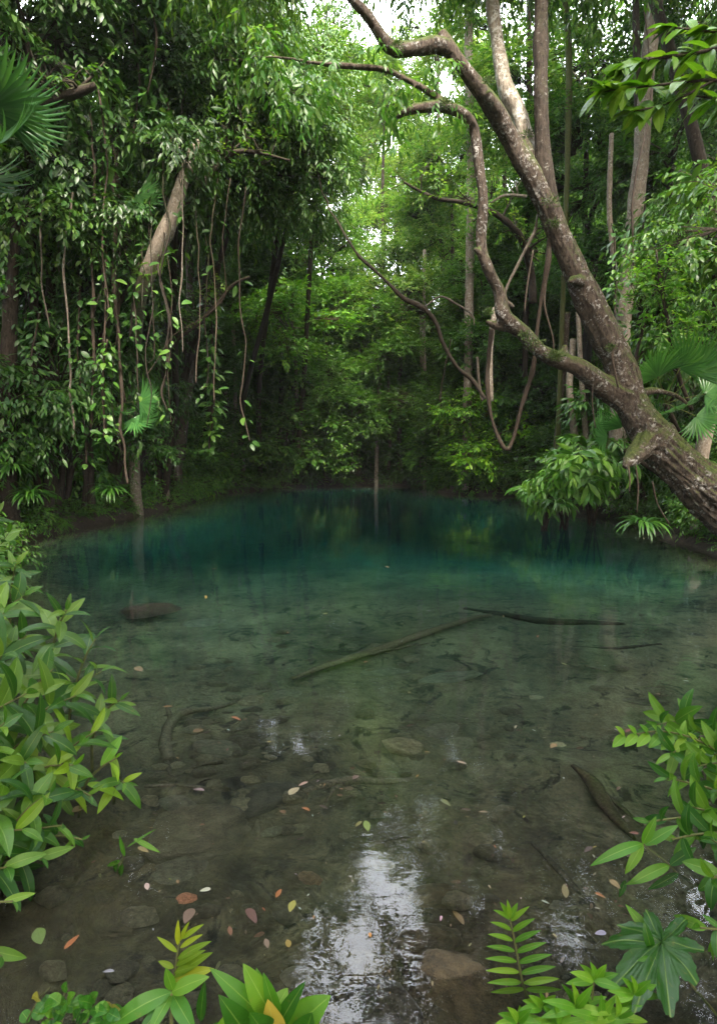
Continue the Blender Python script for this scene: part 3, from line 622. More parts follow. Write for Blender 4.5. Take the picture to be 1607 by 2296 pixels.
def twiggy(pts, Y, look, mat='dark', nt=14, tl=.5, seed=1, kind='fine', leafn=0, name='bare_branch', cat='branch', tint=(1, 1, 1)):
    r = random.Random(seed); l = [(*at(a[0], a[1], a[3] if len(a) > 3 else Y), a[2] / 2 / FPX * Y) for a in pts]; b = Vector(l[0][:3]); e = empty(name, b); mb = MB()
    add_tube(mb, [(a[0] - b.x, a[1] - b.y, a[2] - b.z, a[3]) for a in l], 9, .08, .16, seed); S = smooth_path(l, .05); ends = []
    for k in range(nt):
        i = r.randrange(len(S) // 4, len(S) - 1); p = Vector(S[i][:3]) - b; rr_ = S[i][3] * .5; d = Vector((r.uniform(-1, .6), r.uniform(-.6, .3), r.uniform(-.3, 1))).normalized() * tl * r.uniform(.5, 1.3)
        m = p + d * .5 + Vector((r.uniform(-.06, .06), 0, r.uniform(-.02, .09))); q = p + d; add_tube(mb, [(*p, rr_), (*m, rr_ * .6), (*q, rr_ * .25)], 5, .08, .1)
        for _ in range(2):
            q2 = m + Vector((r.uniform(-1, 1), r.uniform(-.5, .5), r.uniform(-.5, 1))) * tl * .4; add_tube(mb, [(*m, rr_ * .4), (*((m + q2) / 2 + Vector((0, 0, .03))), rr_ * .3), (*q2, rr_ * .15)], 4, .1, .1); ends.append(q2)
        ends.append(q)
    mb.build('stem', M[mat], e)
    if leafn:
        rg = np.random.default_rng(seed); O = np.repeat(np.array(ends), leafn, 0) + rg.normal(0, .03, (len(ends) * leafn, 3)); T = unit(rg.normal(0, 1, O.shape) * [1, 1, .5]); P_, D, N, LL, WW = spray_leaves(O, T, np.full(len(O), .3), 6, .11, .42, rg); lb = MB()
        lb.addt(blades(P_, D, N, LL, WW, .4, 3, 2)); f = lb.build('leaves', M['bright'], e); f.color = (*tint, 1)
    x, y = pts[len(pts) // 2][:2]; tag(e, look, cat, None, (x, y))
twiggy([(1195, 680, 18, 15), (1188, 600, 17, 14.8), (1165, 530, 15, 14.4), (1110, 480, 12, 14), (1040, 455, 10, 13.8), (980, 445, 8, 13.6), (935, 425, 6, 13.5), (905, 408, 4, 13.4)], 14, 'dark arching branch crossing behind the upright limb', nt=22, tl=.7, seed=3, leafn=2, tint=(.9, 1, .8))
twiggy([(1180, 440, 6), (1130, 438, 6), (1100, 455, 4)], 12, 'short pale snapped branch above the arching dark branch', mat='pale', nt=4, tl=.3)
twiggy([(1420, 820, 7), (1450, 700, 7), (1490, 600, 6), (1540, 500, 4), (1590, 430, 3)], 10.5, 'thin dark branching sapling beside the straight pale trunk', nt=26, tl=.6, seed=9, leafn=2, tint=(.6, .75, .55))
twiggy([(1550, 920, 9), (1520, 840, 9), (1500, 740, 8), (1480, 640, 6), (1470, 560, 4)], 9.8, 'dark forked sapling over the green fan palm', nt=24, tl=.55, seed=12, leafn=3, tint=(.7, .9, .6))
twiggy([(560, 620, 5), (520, 640, 7), (480, 690, 8), (440, 730, 9), (400, 760, 8), (350, 830, 5)], 13, 'dark sagging branch across the slanting trunk', nt=12, tl=.5, seed=14, leafn=1)
twiggy([(450, 420, 14), (490, 370, 13), (530, 340, 11), (590, 345, 7), (650, 360, 4)], 11.5, 'dark bough reaching out of the great dark crown', nt=16, tl=.7, seed=15, leafn=1, tint=(.6, .7, .5))
twiggy([(60, 245, 20), (120, 225, 22), (180, 205, 20), (215, 190, 12)], 9.2, 'thick dark bough in the upper leaf wall', nt=10, tl=.6, seed=16, leafn=1, tint=(.5, .6, .5))
# ---------------------------------------------------------------- lianas
def liana(pts, Y, look, mat='liana', name='liana', group='lianas and aerial roots hanging in the forest', leaves=0, leaf='vine', L=.14, Wd=.55, tint=(1, 1, 1), seed=0, y0=0, y1=1):
    l = [(*at(a[0], a[1], Y if len(a) < 4 else a[3]), a[2] / 2 / FPX * Y) for a in pts]; b = Vector(l[-1][:3]); e = empty(name, b)
    jr = random.Random(int(pts[0][0] * 3 + pts[0][1])); S0 = smooth_path(l, .3); kk = len(S0); amp = min(.03, .012 + float(np.mean(S0[:, 3])) * .8)
    l = [(a[0] + jr.uniform(-amp, amp) * (0 < q < kk - 1), a[1] + jr.uniform(-amp, amp), a[2], a[3] * jr.uniform(.75, 1.3)) for q, a in enumerate(S0)]
    mb = MB(); add_tube(mb, [(a[0] - b.x, a[1] - b.y, a[2] - b.z, a[3]) for a in l], 8, 0.05, 0.2, int(pts[0][1])); st = mb.build('stem', M[mat], e); cc = .45 + .55 * ((seed * 37 + int(pts[0][0])) % 10) / 10; st.color = (cc, cc, cc, 1)
    if leaves:
        r = np.random.default_rng(seed + int(abs(pts[0][0])) + 3); S = smooth_path(l, 0.05)[:, :3]; n0, n1 = int(len(S) * y0), max(int(len(S) * y1), 1)
        O = S[r.integers(n0, n1, leaves)] - np.array(b); az = r.uniform(0, 6.28, leaves); D = np.stack([np.cos(az), np.sin(az) * .8 - .35, r.uniform(-1.1, 0.1, leaves)], -1)
        N = unit(np.stack([np.cos(az) * .5, np.sin(az) * .5 - .5, np.full(leaves, .8)], -1) + r.normal(0, .3, (leaves, 3))); LL = L * r.uniform(.55, 1.25, leaves)
        O = O + unit(D) * (LL[:, None] * r.uniform(.1, 1.3, (leaves, 1)))
        mb = MB(); mb.addt(blades(O, D, N, LL, LL * Wd * r.uniform(.8, 1.15, leaves), .5, 6, 2, .18, 0.75)); f = mb.build('leaves', M[leaf], e); f.color = (*tint, 1)
    x, y = pts[len(pts) // 2][:2]; tag(e, look, 'vine', group, (x, y)); return e
liana([(1103, 735, 11), (1097, 800, 10), (1094, 870, 9), (1108, 950, 9), (1132, 1006, 9), (1150, 985, 9), (1168, 910, 10), (1196, 830, 10), (1205, 760, 11), (1212, 680, 11), (1228, 590, 12), (1240, 480, 10)], 8.6, 'thick vine hanging in a V-shaped loop above the water', group=None)
liana([(690, 330, 3, 14), (740, 470, 4, 13), (820, 590, 6), (865, 630, 7), (905, 670, 9), (948, 690, 10), (975, 722, 10), (995, 770, 9), (1025, 822, 9), (1062, 852, 8), (1088, 895, 6)], 12, 'long curving vine that droops from the bright middle to the loop', group=None)
liana([(950, 690, 5), (985, 665, 5), (1020, 680, 5), (1055, 705, 4), (1062, 730, 3)], 12, 'thin bare twig arching beyond the curving vine', mat='pale')
liana([(1150, 690, 8), (1135, 660, 7), (1165, 590, 7), (1195, 520, 6), (1205, 480, 4)], 8.7, 'bare grey shoot rising from the limb elbow', mat='pale', group=None)
liana([(1175, 700, 3), (1180, 640, 3), (1195, 560, 4)], 10, 'thin root beside the grey shoot')
liana([(1228, 600, 4), (1222, 680, 4), (1240, 760, 4), (1238, 810, 3)], 9.5, 'thin root curling behind the low limb')
liana([(990, 870, 3), (985, 960, 3), (975, 1000, 3)], 20, 'thread-like root by the white twin trunk')
liana([(1010, 760, 2.5), (990, 860, 3), (984, 900, 3)], 19, 'thin root above the green shore bush')
liana([(1070, 800, 5), (1072, 850, 5), (1080, 900, 4)], 13, 'short grey root behind the vine loop', mat='pale')
liana([(1440, 0, 3), (1460, 220, 3), (1420, 420, 4), (1415, 640, 3)], 11, 'wiry vine clinging near the straight pale trunk')
lefts = [((p[0][0] + 12, p[0][1] - 260, p[0][2]), (p[0][0] - 6, p[0][1] - 130, p[0][2])) + p if p[0][1] > 200 else p for p in [((100, 380, 5), (90, 520, 5), (98, 640, 4), (112, 735, 3)), ((205, 250, 6), (212, 420, 8), (208, 620, 8), (212, 800, 8), (205, 960, 7)), ((250, 300, 8), (258, 430, 11), (255, 560, 12), (262, 700, 12), (275, 850, 10), (272, 960, 9), (288, 1085, 7)),
    ((262, 320, 5), (268, 470, 6), (270, 600, 6), (266, 760, 6), (282, 900, 5)), ((20, 0, 4), (30, 120, 4), (48, 240, 3)), ((150, 690, 6), (155, 800, 7), (165, 980, 6)), ((235, 480, 5), (238, 640, 5), (232, 830, 5), (240, 1000, 5)),
    ((330, 100, 3), (370, 200, 4), (382, 300, 4), (405, 420, 3)), ((290, 130, 3), (268, 240, 3)), ((180, 520, 4), (176, 700, 5), (190, 880, 4)), ((410, 420, 4), (412, 560, 4), (404, 680, 4), (410, 790, 3)), ((480, 640, 4), (484, 760, 4), (480, 900, 3)),
    ((540, 680, 4), (552, 800, 3), (540, 900, 4), (560, 990, 4)), ((120, 560, 4), (70, 610, 3), (20, 640, 3)), ((505, 660, 3), (440, 720, 4), (390, 750, 4), (330, 840, 3)), ((190, 30, 3), (215, 110, 4), (230, 180, 3)), ((445, 560, 3), (448, 700, 3), (440, 860, 3)),
    ((300, 620, 3), (305, 760, 4), (312, 880, 3)), ((60, 700, 3), (52, 850, 3), (66, 980, 3))]]
looks = ['thin pale vine dangling against the dark leaves', 'straight brown aerial root', 'bundled thick aerial root', 'slender root twisting beside the thick root', 'yellowish straight vine at the top corner', 'short brown aerial root', 'dark hanging root',
    'curved bare vine crossing the big crown', 'thin bent twig-like vine', 'grey-green hanging vine', 'fine vine below the leaning pale trunk', 'fine hanging root beside the creeper trunk', 'wavy root over the shaded shrubs', 'vine slung sideways between trunks',
    'dark vine crossing the slanting trunk', 'short vine among large leaves', 'hair-thin root by the slanting trunk', 'thin root below the pale leaning trunk', 'thin root before the dark thick trunk']
for k, pts in enumerate(lefts):
    Yk = 9.7 + (k % 5) * .3; liana([(p[0], p[1], p[2] * .72, Yk + (2.6, 1.2, .3)[q] if q < 3 and pts[0][1] < 400 else Yk) for q, p in enumerate(pts)], Yk, looks[k], mat='liana' if k % 5 else 'pale', leaves=[0, 20, 34, 14, 0, 20, 22, 0, 10, 20, 12, 10, 14, 0, 0, 16, 8, 18, 20][k], L=.19, Wd=.48, seed=k)
for k, pts in enumerate([((1408, 1045, 5), (1412, 1075, 4), (1410, 1105, 2)), ((1425, 1040, 4), (1432, 1090, 3), (1428, 1150, 2)), ((1462, 1080, 4), (1475, 1130, 3), (1500, 1175, 3)), ((1385, 870, 5), (1372, 800, 5), (1385, 770, 3)), ((1330, 860, 3), (1328, 900, 3), (1334, 960, 2))]):
    liana(pts, 7.95, ['short rootlet under the tree burl', 'thin rootlet hanging beside the tree burl', 'thin root bowing under the leaning trunk', 'rootlet pressed to the trunk fork', 'straight rootlet under the low limb'][k], group=None)
rv = random.Random(31)
for k in range(16):
    x = rv.uniform(130, 560); y0_ = rv.uniform(200, 420); y1_ = rv.uniform(640, 1040); wv = rv.choice([3, 3, 4, 5, 7]); pts = [(x + rv.uniform(-8, 8) + (y - y0_) * rv.uniform(-.03, .03), y, wv) for y in np.arange(y0_, y1_, 95)] + [(x + rv.uniform(-10, 10), y1_, 2)]
    Yk = 9.7 + rv.uniform(0, 1.6) + (2 if x > 400 else 0); liana([(p[0], p[1], p[2] * .62, Yk + (3.0, 1.4, .4)[q] if q < 3 else Yk) for q, p in enumerate(pts)], Yk, ['thin', 'grey', 'brown', 'twisted'][k % 4] + ' hanging root in the leafy wall', mat=['liana', 'dark', 'dark'][k % 3], leaves=rv.choice([0, 14, 26, 40]), L=.15, seed=k + 90)
# leafy climbing vines
cl = [((215, 180, 4), (240, 330, 4), (232, 520, 4), (245, 700, 4)), ((180, 640, 4), (175, 780, 4), (190, 930, 4), (195, 1040, 4)), ((300, 60, 4), (310, 190, 4), (300, 300, 4)), ((470, 640, 4), (476, 780, 4), (478, 900, 4), (470, 1010, 4)),
      ((90, 700, 4), (70, 800, 4), (85, 900, 4)), ((330, -20, 4), (350, 90, 4), (330, 210, 4)), ((280, 560, 4), (300, 660, 4), (290, 760, 4)), ((40, 560, 4), (55, 660, 4), (50, 760, 4)), ((240, 760, 4), (228, 880, 4), (236, 980, 4)), ((1370, 500, 4), (1380, 620, 4), (1372, 760, 4))]
cn = [90, 110, 60, 210, 80, 60, 80, 80, 70, 80]
cll = ['climbing vine with heart-shaped leaves on the aerial roots', 'round-leaved climber above the dark bank', 'grey-green leafed climber under the top crown', 'bright creeper covering the dark trunk', 'climber with drooping leaves at the picture edge', 'broad-leaved climber at the top of the wall',
       'climber beside the pale leaning trunk', 'dark climber on the thick half hidden trunk', 'low climber with pale round leaves', 'leafy climber on the leaning tree back']
for k, pts in enumerate(cl):
    liana(pts, 9.9 + (k % 4) * .35 + (4.0 if k == 3 else 0) + (2 if k == 9 else 0), cll[k], name='climbing_vine', group='leafy climbing vines', leaves=int(cn[k] * 1.3), L=.155 if k != 3 else .2, Wd=.55, tint=(1.2, 1.25, 1.1) if k in (3, 8) else (.9, 1, 1), seed=k + 40)

# ---------------------------------------------------------------- fan palms
def frond_mesh(seed, nb=26, L=.75, spread=2.6, fold=.5, droop=.7, pet=.6):
    r = np.random.default_rng(seed); mb = MB(); add_tube(mb, [(0, 0, -pet, .009), (0, .02, -pet / 2, .008), (0, 0, 0, .006)], 6, .1, .05, mat=1)
    a = np.linspace(-spread / 2, spread / 2, nb); D = np.stack([np.sin(a), np.zeros(nb) - .12, np.cos(a)], -1); N = np.tile([0, -1.0, 0], (nb, 1)) + np.stack([np.cos(a) * 0, np.zeros(nb), np.zeros(nb)], -1)
    LL = L * (1 - .22 * np.abs(a) / spread * 2) * r.uniform(.93, 1.05, nb)
    mb.addt(blades(np.zeros((nb, 3)) + D * .02, D, N, LL, LL * .062, r.normal(-droop, .12, nb) * -1, 9, 2, fold, .62)); return mb.mesh('frond', [M['palm'], M['stem']])
FR = [frond_mesh(s, nb=28 - 3 * s, spread=2.7 + .3 * s) for s in range(3)]
def fan_palm(p, fr, look, tint=(1, 1, 1), group=None):
    """p crown point; fr: list of (aim x, y, z, size)"""
    p = Vector(p); rt = to_land(p.x + (.5 if p.x > 0 else -.5), p.y + .4); g = hgt(*rt); e = empty('fan_palm', (rt[0], rt[1], g)); q0 = p - e.location; mb = MB(); add_tube(mb, [(0, 0, -.1, .06), (q0.x * .25, q0.y * .25, (p.z - g) * .5, .05), (*q0, .04)], 8, .15, .2); mb.build('trunk', M['dark'], e)
    for k, (x, y, z, s) in enumerate(fr):
        f = link('frond', FR[k % 3], e); d = Vector((x, y, z)).normalized(); f.location = q0 + d * .6 * s; tc = ((EYE - p).normalized() + Vector((0, 0, .55)) + d.cross(Vector((.3, .2, .1))) * (k % 3 - 1)).normalized(); xa = tc.cross(d).normalized(); ya = d.cross(xa).normalized(); f.rotation_euler = Matrix((xa, ya, d)).transposed().to_euler(); f.scale = (s, s, s); f.color = (*tint, 1)
    tag(e, look, 'palm', group, to_px(p)); return e
fan_palm(at(-110, 330, 8.2), [(1, -.5, .35, 1.5), (.9, -.6, -.25, 1.5), (.7, -.4, -.7, 1.2), (.6, -.5, 1, 1.3), (0, -.8, .7, 1), (.3, -.9, -.2, 1.1), (1, .2, .7, 1.3)], 'dark fan palm with stiff pleated fronds at the upper picture edge', (.9, 1.0, 1.0))
fan_palm(at(250, 410, 11.0), [(.9, -.3, -.45, 1.0), (.5, -.5, -.95, .8), (.9, -.7, .1, .6)], 'silvery fan palm frond spread above the pale leaning trunk', (1.5, 1.5, 1.5))
fan_palm(at(318, 588, 10.6), [(.9, -.5, -.05, .55), (.5, -.6, -.7, .45)], 'small yellow-green fan palm seedling on the pale leaning trunk', (2.0, 1.6, .6))
fan_palm(at(1490, 905, 9.6), [(.5, -.5, .8, 1.0), (-.5, -.5, .7, .95), (.95, -.5, .25, .95), (-.2, -.8, -.15, .85), (.5, -.7, -.4, .9), (.1, -.5, 1, 1)], 'green fan palm behind the fork of the leaning tree', (1.3, 1.4, 1.1))
fan_palm(at(1400, 1010, 9.9), [(-.8, -.5, .4, .9), (-.4, -.6, .8, .85), (.4, -.6, .6, .8)], 'low fan palm under the leaning trunk', (1.0, 1.2, 1.1))
fan_palm(at(265, 905, 11.0), [(.95, -.3, .05, .8), (.8, -.5, -.6, .85), (.3, -.8, -.4, .6)], 'palm with long drooping grey-green blades over the bank', (1.2, 1.3, 1.2))

# ---------------------------------------------------------------- crowns placed over the photograph
G1 = 'trees of the leafy wall beside the pool'
rows = [  # x, y, Y, R, kind, tint (also holds wall shade and gap glow), root offset, look
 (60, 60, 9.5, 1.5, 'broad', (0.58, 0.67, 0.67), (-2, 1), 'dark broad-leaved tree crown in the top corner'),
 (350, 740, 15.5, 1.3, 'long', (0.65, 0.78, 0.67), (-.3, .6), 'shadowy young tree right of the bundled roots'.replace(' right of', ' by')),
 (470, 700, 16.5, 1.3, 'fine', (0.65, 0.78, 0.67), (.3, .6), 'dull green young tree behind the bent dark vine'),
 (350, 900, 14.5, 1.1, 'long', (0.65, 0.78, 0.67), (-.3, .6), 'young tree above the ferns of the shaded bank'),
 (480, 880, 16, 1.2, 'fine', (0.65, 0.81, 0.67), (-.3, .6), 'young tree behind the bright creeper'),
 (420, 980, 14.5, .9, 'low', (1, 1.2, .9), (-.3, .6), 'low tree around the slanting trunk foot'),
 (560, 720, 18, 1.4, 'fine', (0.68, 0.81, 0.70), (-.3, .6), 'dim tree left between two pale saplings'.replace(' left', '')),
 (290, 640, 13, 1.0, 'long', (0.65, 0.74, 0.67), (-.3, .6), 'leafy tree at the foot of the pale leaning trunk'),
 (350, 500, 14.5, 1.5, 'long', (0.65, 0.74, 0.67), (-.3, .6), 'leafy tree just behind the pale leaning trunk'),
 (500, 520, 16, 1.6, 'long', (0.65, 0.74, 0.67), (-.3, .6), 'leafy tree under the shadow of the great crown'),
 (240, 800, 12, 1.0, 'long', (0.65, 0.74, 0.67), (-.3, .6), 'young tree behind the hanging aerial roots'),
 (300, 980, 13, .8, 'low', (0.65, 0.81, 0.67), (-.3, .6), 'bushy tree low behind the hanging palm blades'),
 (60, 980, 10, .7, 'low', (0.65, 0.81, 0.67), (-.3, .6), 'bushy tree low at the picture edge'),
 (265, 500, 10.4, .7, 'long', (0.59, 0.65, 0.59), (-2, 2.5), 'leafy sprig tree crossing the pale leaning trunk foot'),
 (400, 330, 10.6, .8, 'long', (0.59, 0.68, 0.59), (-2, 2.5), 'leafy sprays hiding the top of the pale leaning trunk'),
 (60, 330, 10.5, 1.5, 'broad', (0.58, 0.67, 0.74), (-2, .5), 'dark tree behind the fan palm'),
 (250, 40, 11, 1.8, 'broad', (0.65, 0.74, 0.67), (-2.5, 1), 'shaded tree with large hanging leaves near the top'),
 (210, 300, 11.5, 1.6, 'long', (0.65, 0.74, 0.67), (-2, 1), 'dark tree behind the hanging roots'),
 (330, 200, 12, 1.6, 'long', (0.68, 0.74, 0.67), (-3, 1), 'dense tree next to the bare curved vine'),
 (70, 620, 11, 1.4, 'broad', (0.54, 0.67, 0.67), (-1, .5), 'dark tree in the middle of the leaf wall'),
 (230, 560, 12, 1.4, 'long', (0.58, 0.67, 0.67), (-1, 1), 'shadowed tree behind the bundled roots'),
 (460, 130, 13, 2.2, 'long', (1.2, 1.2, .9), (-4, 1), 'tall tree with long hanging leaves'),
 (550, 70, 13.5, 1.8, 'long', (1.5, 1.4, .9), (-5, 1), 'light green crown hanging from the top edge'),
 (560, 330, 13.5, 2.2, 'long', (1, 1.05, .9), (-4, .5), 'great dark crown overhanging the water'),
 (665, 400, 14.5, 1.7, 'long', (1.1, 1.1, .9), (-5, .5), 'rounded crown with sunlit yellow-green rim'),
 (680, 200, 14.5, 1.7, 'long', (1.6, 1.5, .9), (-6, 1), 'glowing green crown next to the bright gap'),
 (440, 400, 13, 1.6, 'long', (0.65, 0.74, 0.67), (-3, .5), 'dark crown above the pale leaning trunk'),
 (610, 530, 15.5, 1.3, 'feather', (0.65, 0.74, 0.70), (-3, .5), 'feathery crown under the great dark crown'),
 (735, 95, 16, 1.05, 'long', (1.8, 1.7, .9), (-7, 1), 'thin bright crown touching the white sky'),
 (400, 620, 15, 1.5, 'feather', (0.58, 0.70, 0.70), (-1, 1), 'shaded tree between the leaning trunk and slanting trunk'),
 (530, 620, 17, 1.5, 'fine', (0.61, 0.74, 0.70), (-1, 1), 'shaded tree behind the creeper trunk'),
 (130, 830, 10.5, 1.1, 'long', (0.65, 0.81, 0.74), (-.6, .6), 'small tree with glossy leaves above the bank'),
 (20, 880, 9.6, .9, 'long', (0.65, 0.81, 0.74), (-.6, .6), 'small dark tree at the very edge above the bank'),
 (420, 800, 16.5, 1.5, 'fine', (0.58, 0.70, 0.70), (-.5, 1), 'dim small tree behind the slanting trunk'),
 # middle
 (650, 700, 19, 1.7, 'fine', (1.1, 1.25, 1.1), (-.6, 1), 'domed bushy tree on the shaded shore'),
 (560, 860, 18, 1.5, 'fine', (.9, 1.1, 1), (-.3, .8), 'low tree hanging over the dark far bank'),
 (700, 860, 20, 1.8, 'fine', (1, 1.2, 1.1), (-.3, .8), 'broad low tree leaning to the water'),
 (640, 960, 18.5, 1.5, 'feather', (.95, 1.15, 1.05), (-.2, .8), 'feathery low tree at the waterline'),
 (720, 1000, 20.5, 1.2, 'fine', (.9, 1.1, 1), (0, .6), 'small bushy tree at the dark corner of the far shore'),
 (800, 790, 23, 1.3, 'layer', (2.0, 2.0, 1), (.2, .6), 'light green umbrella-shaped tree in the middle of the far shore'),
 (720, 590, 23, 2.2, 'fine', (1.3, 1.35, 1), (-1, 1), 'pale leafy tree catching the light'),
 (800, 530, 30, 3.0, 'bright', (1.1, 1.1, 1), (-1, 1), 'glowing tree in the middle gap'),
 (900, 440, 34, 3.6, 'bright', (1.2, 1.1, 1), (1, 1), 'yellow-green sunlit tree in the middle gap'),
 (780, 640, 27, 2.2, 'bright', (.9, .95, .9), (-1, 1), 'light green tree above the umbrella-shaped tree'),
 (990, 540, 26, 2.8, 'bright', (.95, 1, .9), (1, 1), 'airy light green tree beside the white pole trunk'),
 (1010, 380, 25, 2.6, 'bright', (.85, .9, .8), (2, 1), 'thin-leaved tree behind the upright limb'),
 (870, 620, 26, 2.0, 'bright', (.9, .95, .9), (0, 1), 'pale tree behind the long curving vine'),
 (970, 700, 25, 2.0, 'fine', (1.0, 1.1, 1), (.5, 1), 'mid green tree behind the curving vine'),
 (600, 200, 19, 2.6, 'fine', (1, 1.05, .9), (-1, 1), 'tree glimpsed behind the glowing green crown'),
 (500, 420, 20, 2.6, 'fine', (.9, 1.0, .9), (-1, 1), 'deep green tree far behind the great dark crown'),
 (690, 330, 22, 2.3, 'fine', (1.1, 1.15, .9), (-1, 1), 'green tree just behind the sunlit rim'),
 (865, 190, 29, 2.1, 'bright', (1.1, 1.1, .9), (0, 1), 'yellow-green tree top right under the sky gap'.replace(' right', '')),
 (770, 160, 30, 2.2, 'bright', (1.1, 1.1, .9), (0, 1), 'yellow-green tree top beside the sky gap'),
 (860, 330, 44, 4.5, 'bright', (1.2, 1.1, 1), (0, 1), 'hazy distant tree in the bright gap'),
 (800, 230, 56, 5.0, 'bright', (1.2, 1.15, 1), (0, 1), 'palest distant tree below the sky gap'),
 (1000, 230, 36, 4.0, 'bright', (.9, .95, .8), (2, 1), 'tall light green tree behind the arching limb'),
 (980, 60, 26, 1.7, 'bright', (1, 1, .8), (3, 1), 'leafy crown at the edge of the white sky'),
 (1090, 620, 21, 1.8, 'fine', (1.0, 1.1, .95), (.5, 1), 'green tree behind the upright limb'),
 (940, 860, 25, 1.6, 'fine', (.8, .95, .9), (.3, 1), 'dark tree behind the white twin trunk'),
 (1040, 930, 20.5, 1.1, 'low', (1.7, 1.6, .9), (.2, .6), 'bright green rounded bush tree at the far shore'),
 (1085, 780, 20, 1.5, 'fine', (.9, 1.05, .95), (.5, 1), 'dark green tree behind the vine loop'),
 (1150, 880, 18, 1.4, 'fine', (.7, .9, .9), (.5, 1), 'shadowed tree inside the vine loop'),
 (1180, 640, 18, 1.7, 'fine', (.85, 1, .9), (1, 1), 'dark tree framed by limb and trunk'),
 (1130, 470, 20, 2.0, 'bright', (.75, .85, .75), (2, 1), 'loose green tree between the two stems'),
 # other side
 (1200, 230, 19, 2.4, 'bright', (.75, .85, .7), (3, 1), 'green tree between the black fork and the pale fork'),
 (1140, 50, 21, 2.4, 'bright', (.9, .95, .8), (3, 1), 'tree top behind the pale fork'),
 (1330, 110, 17, 2.4, 'bright', (.7, .85, .7), (3, 1), 'leafy crown filling the top beside the mossy pole'),
 (1340, 380, 16.5, 2.2, 'fine', (.9, 1.05, .8), (2.5, 1), 'dense green tree behind the mossy pole'),
 (1330, 600, 16, 1.8, 'fine', (.7, .9, .85), (2, 1), 'dark tree close behind the leaning trunk'),
 (1520, 60, 15.2, 2.0, 'broad', (1.1, 1.2, .9), (3, 1), 'broad-leaved tree in the top corner by the straight pale trunk'),
 (1510, 330, 14.6, 1.8, 'broad', (1.0, 1.1, .9), (2.5, 1), 'broad-leaved tree beside the straight pale trunk'),
 (1570, 500, 12.5, 1.6, 'long', (.9, 1.05, .9), (2, 1), 'dark tree with slim leaves at the picture edge'),
 (1510, 600, 13.6, 1.1, 'long', (1.0, 1.15, .9), (1.5, 1), 'leafy sapling crown beside the pale trunk foot'),
 (1530, 760, 11, .9, 'long', (1.1, 1.25, .95), (1, .6), 'small glossy tree over the fan palm'),
 (1450, 700, 14.2, 1.0, 'long', (.95, 1.1, .9), (1, .6), 'small tree crown touching the leaning trunk'),
 (1240, 900, 16, 1.2, 'fine', (.7, .9, .9), (.5, .6), 'dark small tree behind the vine-wrapped trunk'),
 (1350, 960, 13, .9, 'low', (.8, 1.0, .95), (.5, .5), 'dark leafy bush tree behind the short brown trunk'),
 # above the picture and round the pool, they shade and mirror
 (330, -330, 12.5, 2.4, 'long', (1, 1, .9), (-5, 0), 'crown reaching in from above the great dark crown'),
 (150, -300, 10, 2.4, 'broad', (1, 1, .9), (-3, 0), 'crown above the top corner'),
 (500, -260, 15, 1.9, 'long', (1.1, 1.1, .9), (-6, 0), 'crown just over the bright gap'),
 (1420, -330, 13, 2.6, 'broad', (1, 1, .9), (4, 0), 'crown over the mossy pole'),
 (1180, -230, 17, 2.2, 'bright', (1, 1, .9), (4, 0), 'crown over the two forks'),
]
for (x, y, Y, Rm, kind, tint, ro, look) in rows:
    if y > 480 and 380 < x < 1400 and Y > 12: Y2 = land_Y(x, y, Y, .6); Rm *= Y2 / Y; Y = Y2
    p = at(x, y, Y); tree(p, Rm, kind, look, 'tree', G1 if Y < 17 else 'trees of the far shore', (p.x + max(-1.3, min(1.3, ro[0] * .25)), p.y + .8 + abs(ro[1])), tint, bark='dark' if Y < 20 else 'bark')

# forest further back, seen in pieces between the nearer trees
rr = random.Random(11); cnt = 0
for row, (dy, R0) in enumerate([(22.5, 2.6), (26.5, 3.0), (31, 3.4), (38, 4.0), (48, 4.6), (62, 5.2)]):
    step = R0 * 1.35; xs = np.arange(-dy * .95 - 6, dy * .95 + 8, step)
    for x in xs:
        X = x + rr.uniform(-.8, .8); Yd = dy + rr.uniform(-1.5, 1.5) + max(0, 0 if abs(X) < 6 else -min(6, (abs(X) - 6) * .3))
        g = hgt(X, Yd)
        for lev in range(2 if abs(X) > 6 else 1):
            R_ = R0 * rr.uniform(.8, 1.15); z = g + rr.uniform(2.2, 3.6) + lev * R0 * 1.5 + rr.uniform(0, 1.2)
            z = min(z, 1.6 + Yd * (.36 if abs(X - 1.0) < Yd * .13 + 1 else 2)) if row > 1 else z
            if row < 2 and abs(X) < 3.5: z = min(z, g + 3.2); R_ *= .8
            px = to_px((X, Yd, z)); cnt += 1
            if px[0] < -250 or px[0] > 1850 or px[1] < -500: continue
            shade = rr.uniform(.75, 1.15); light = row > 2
            tree((X, Yd, z), R_, 'bright' if light and abs(X) < 14 else 'fine', ['dim', 'pale', 'dense', 'loose'][cnt % 4] + ' forest tree further up the slope', 'tree', 'forest trees on the slopes behind', (X + rr.uniform(-.5, .5), Yd + rr.uniform(0, .6)), (shade, shade * 1.05, shade * .9), name='forest_tree', bark='bark')
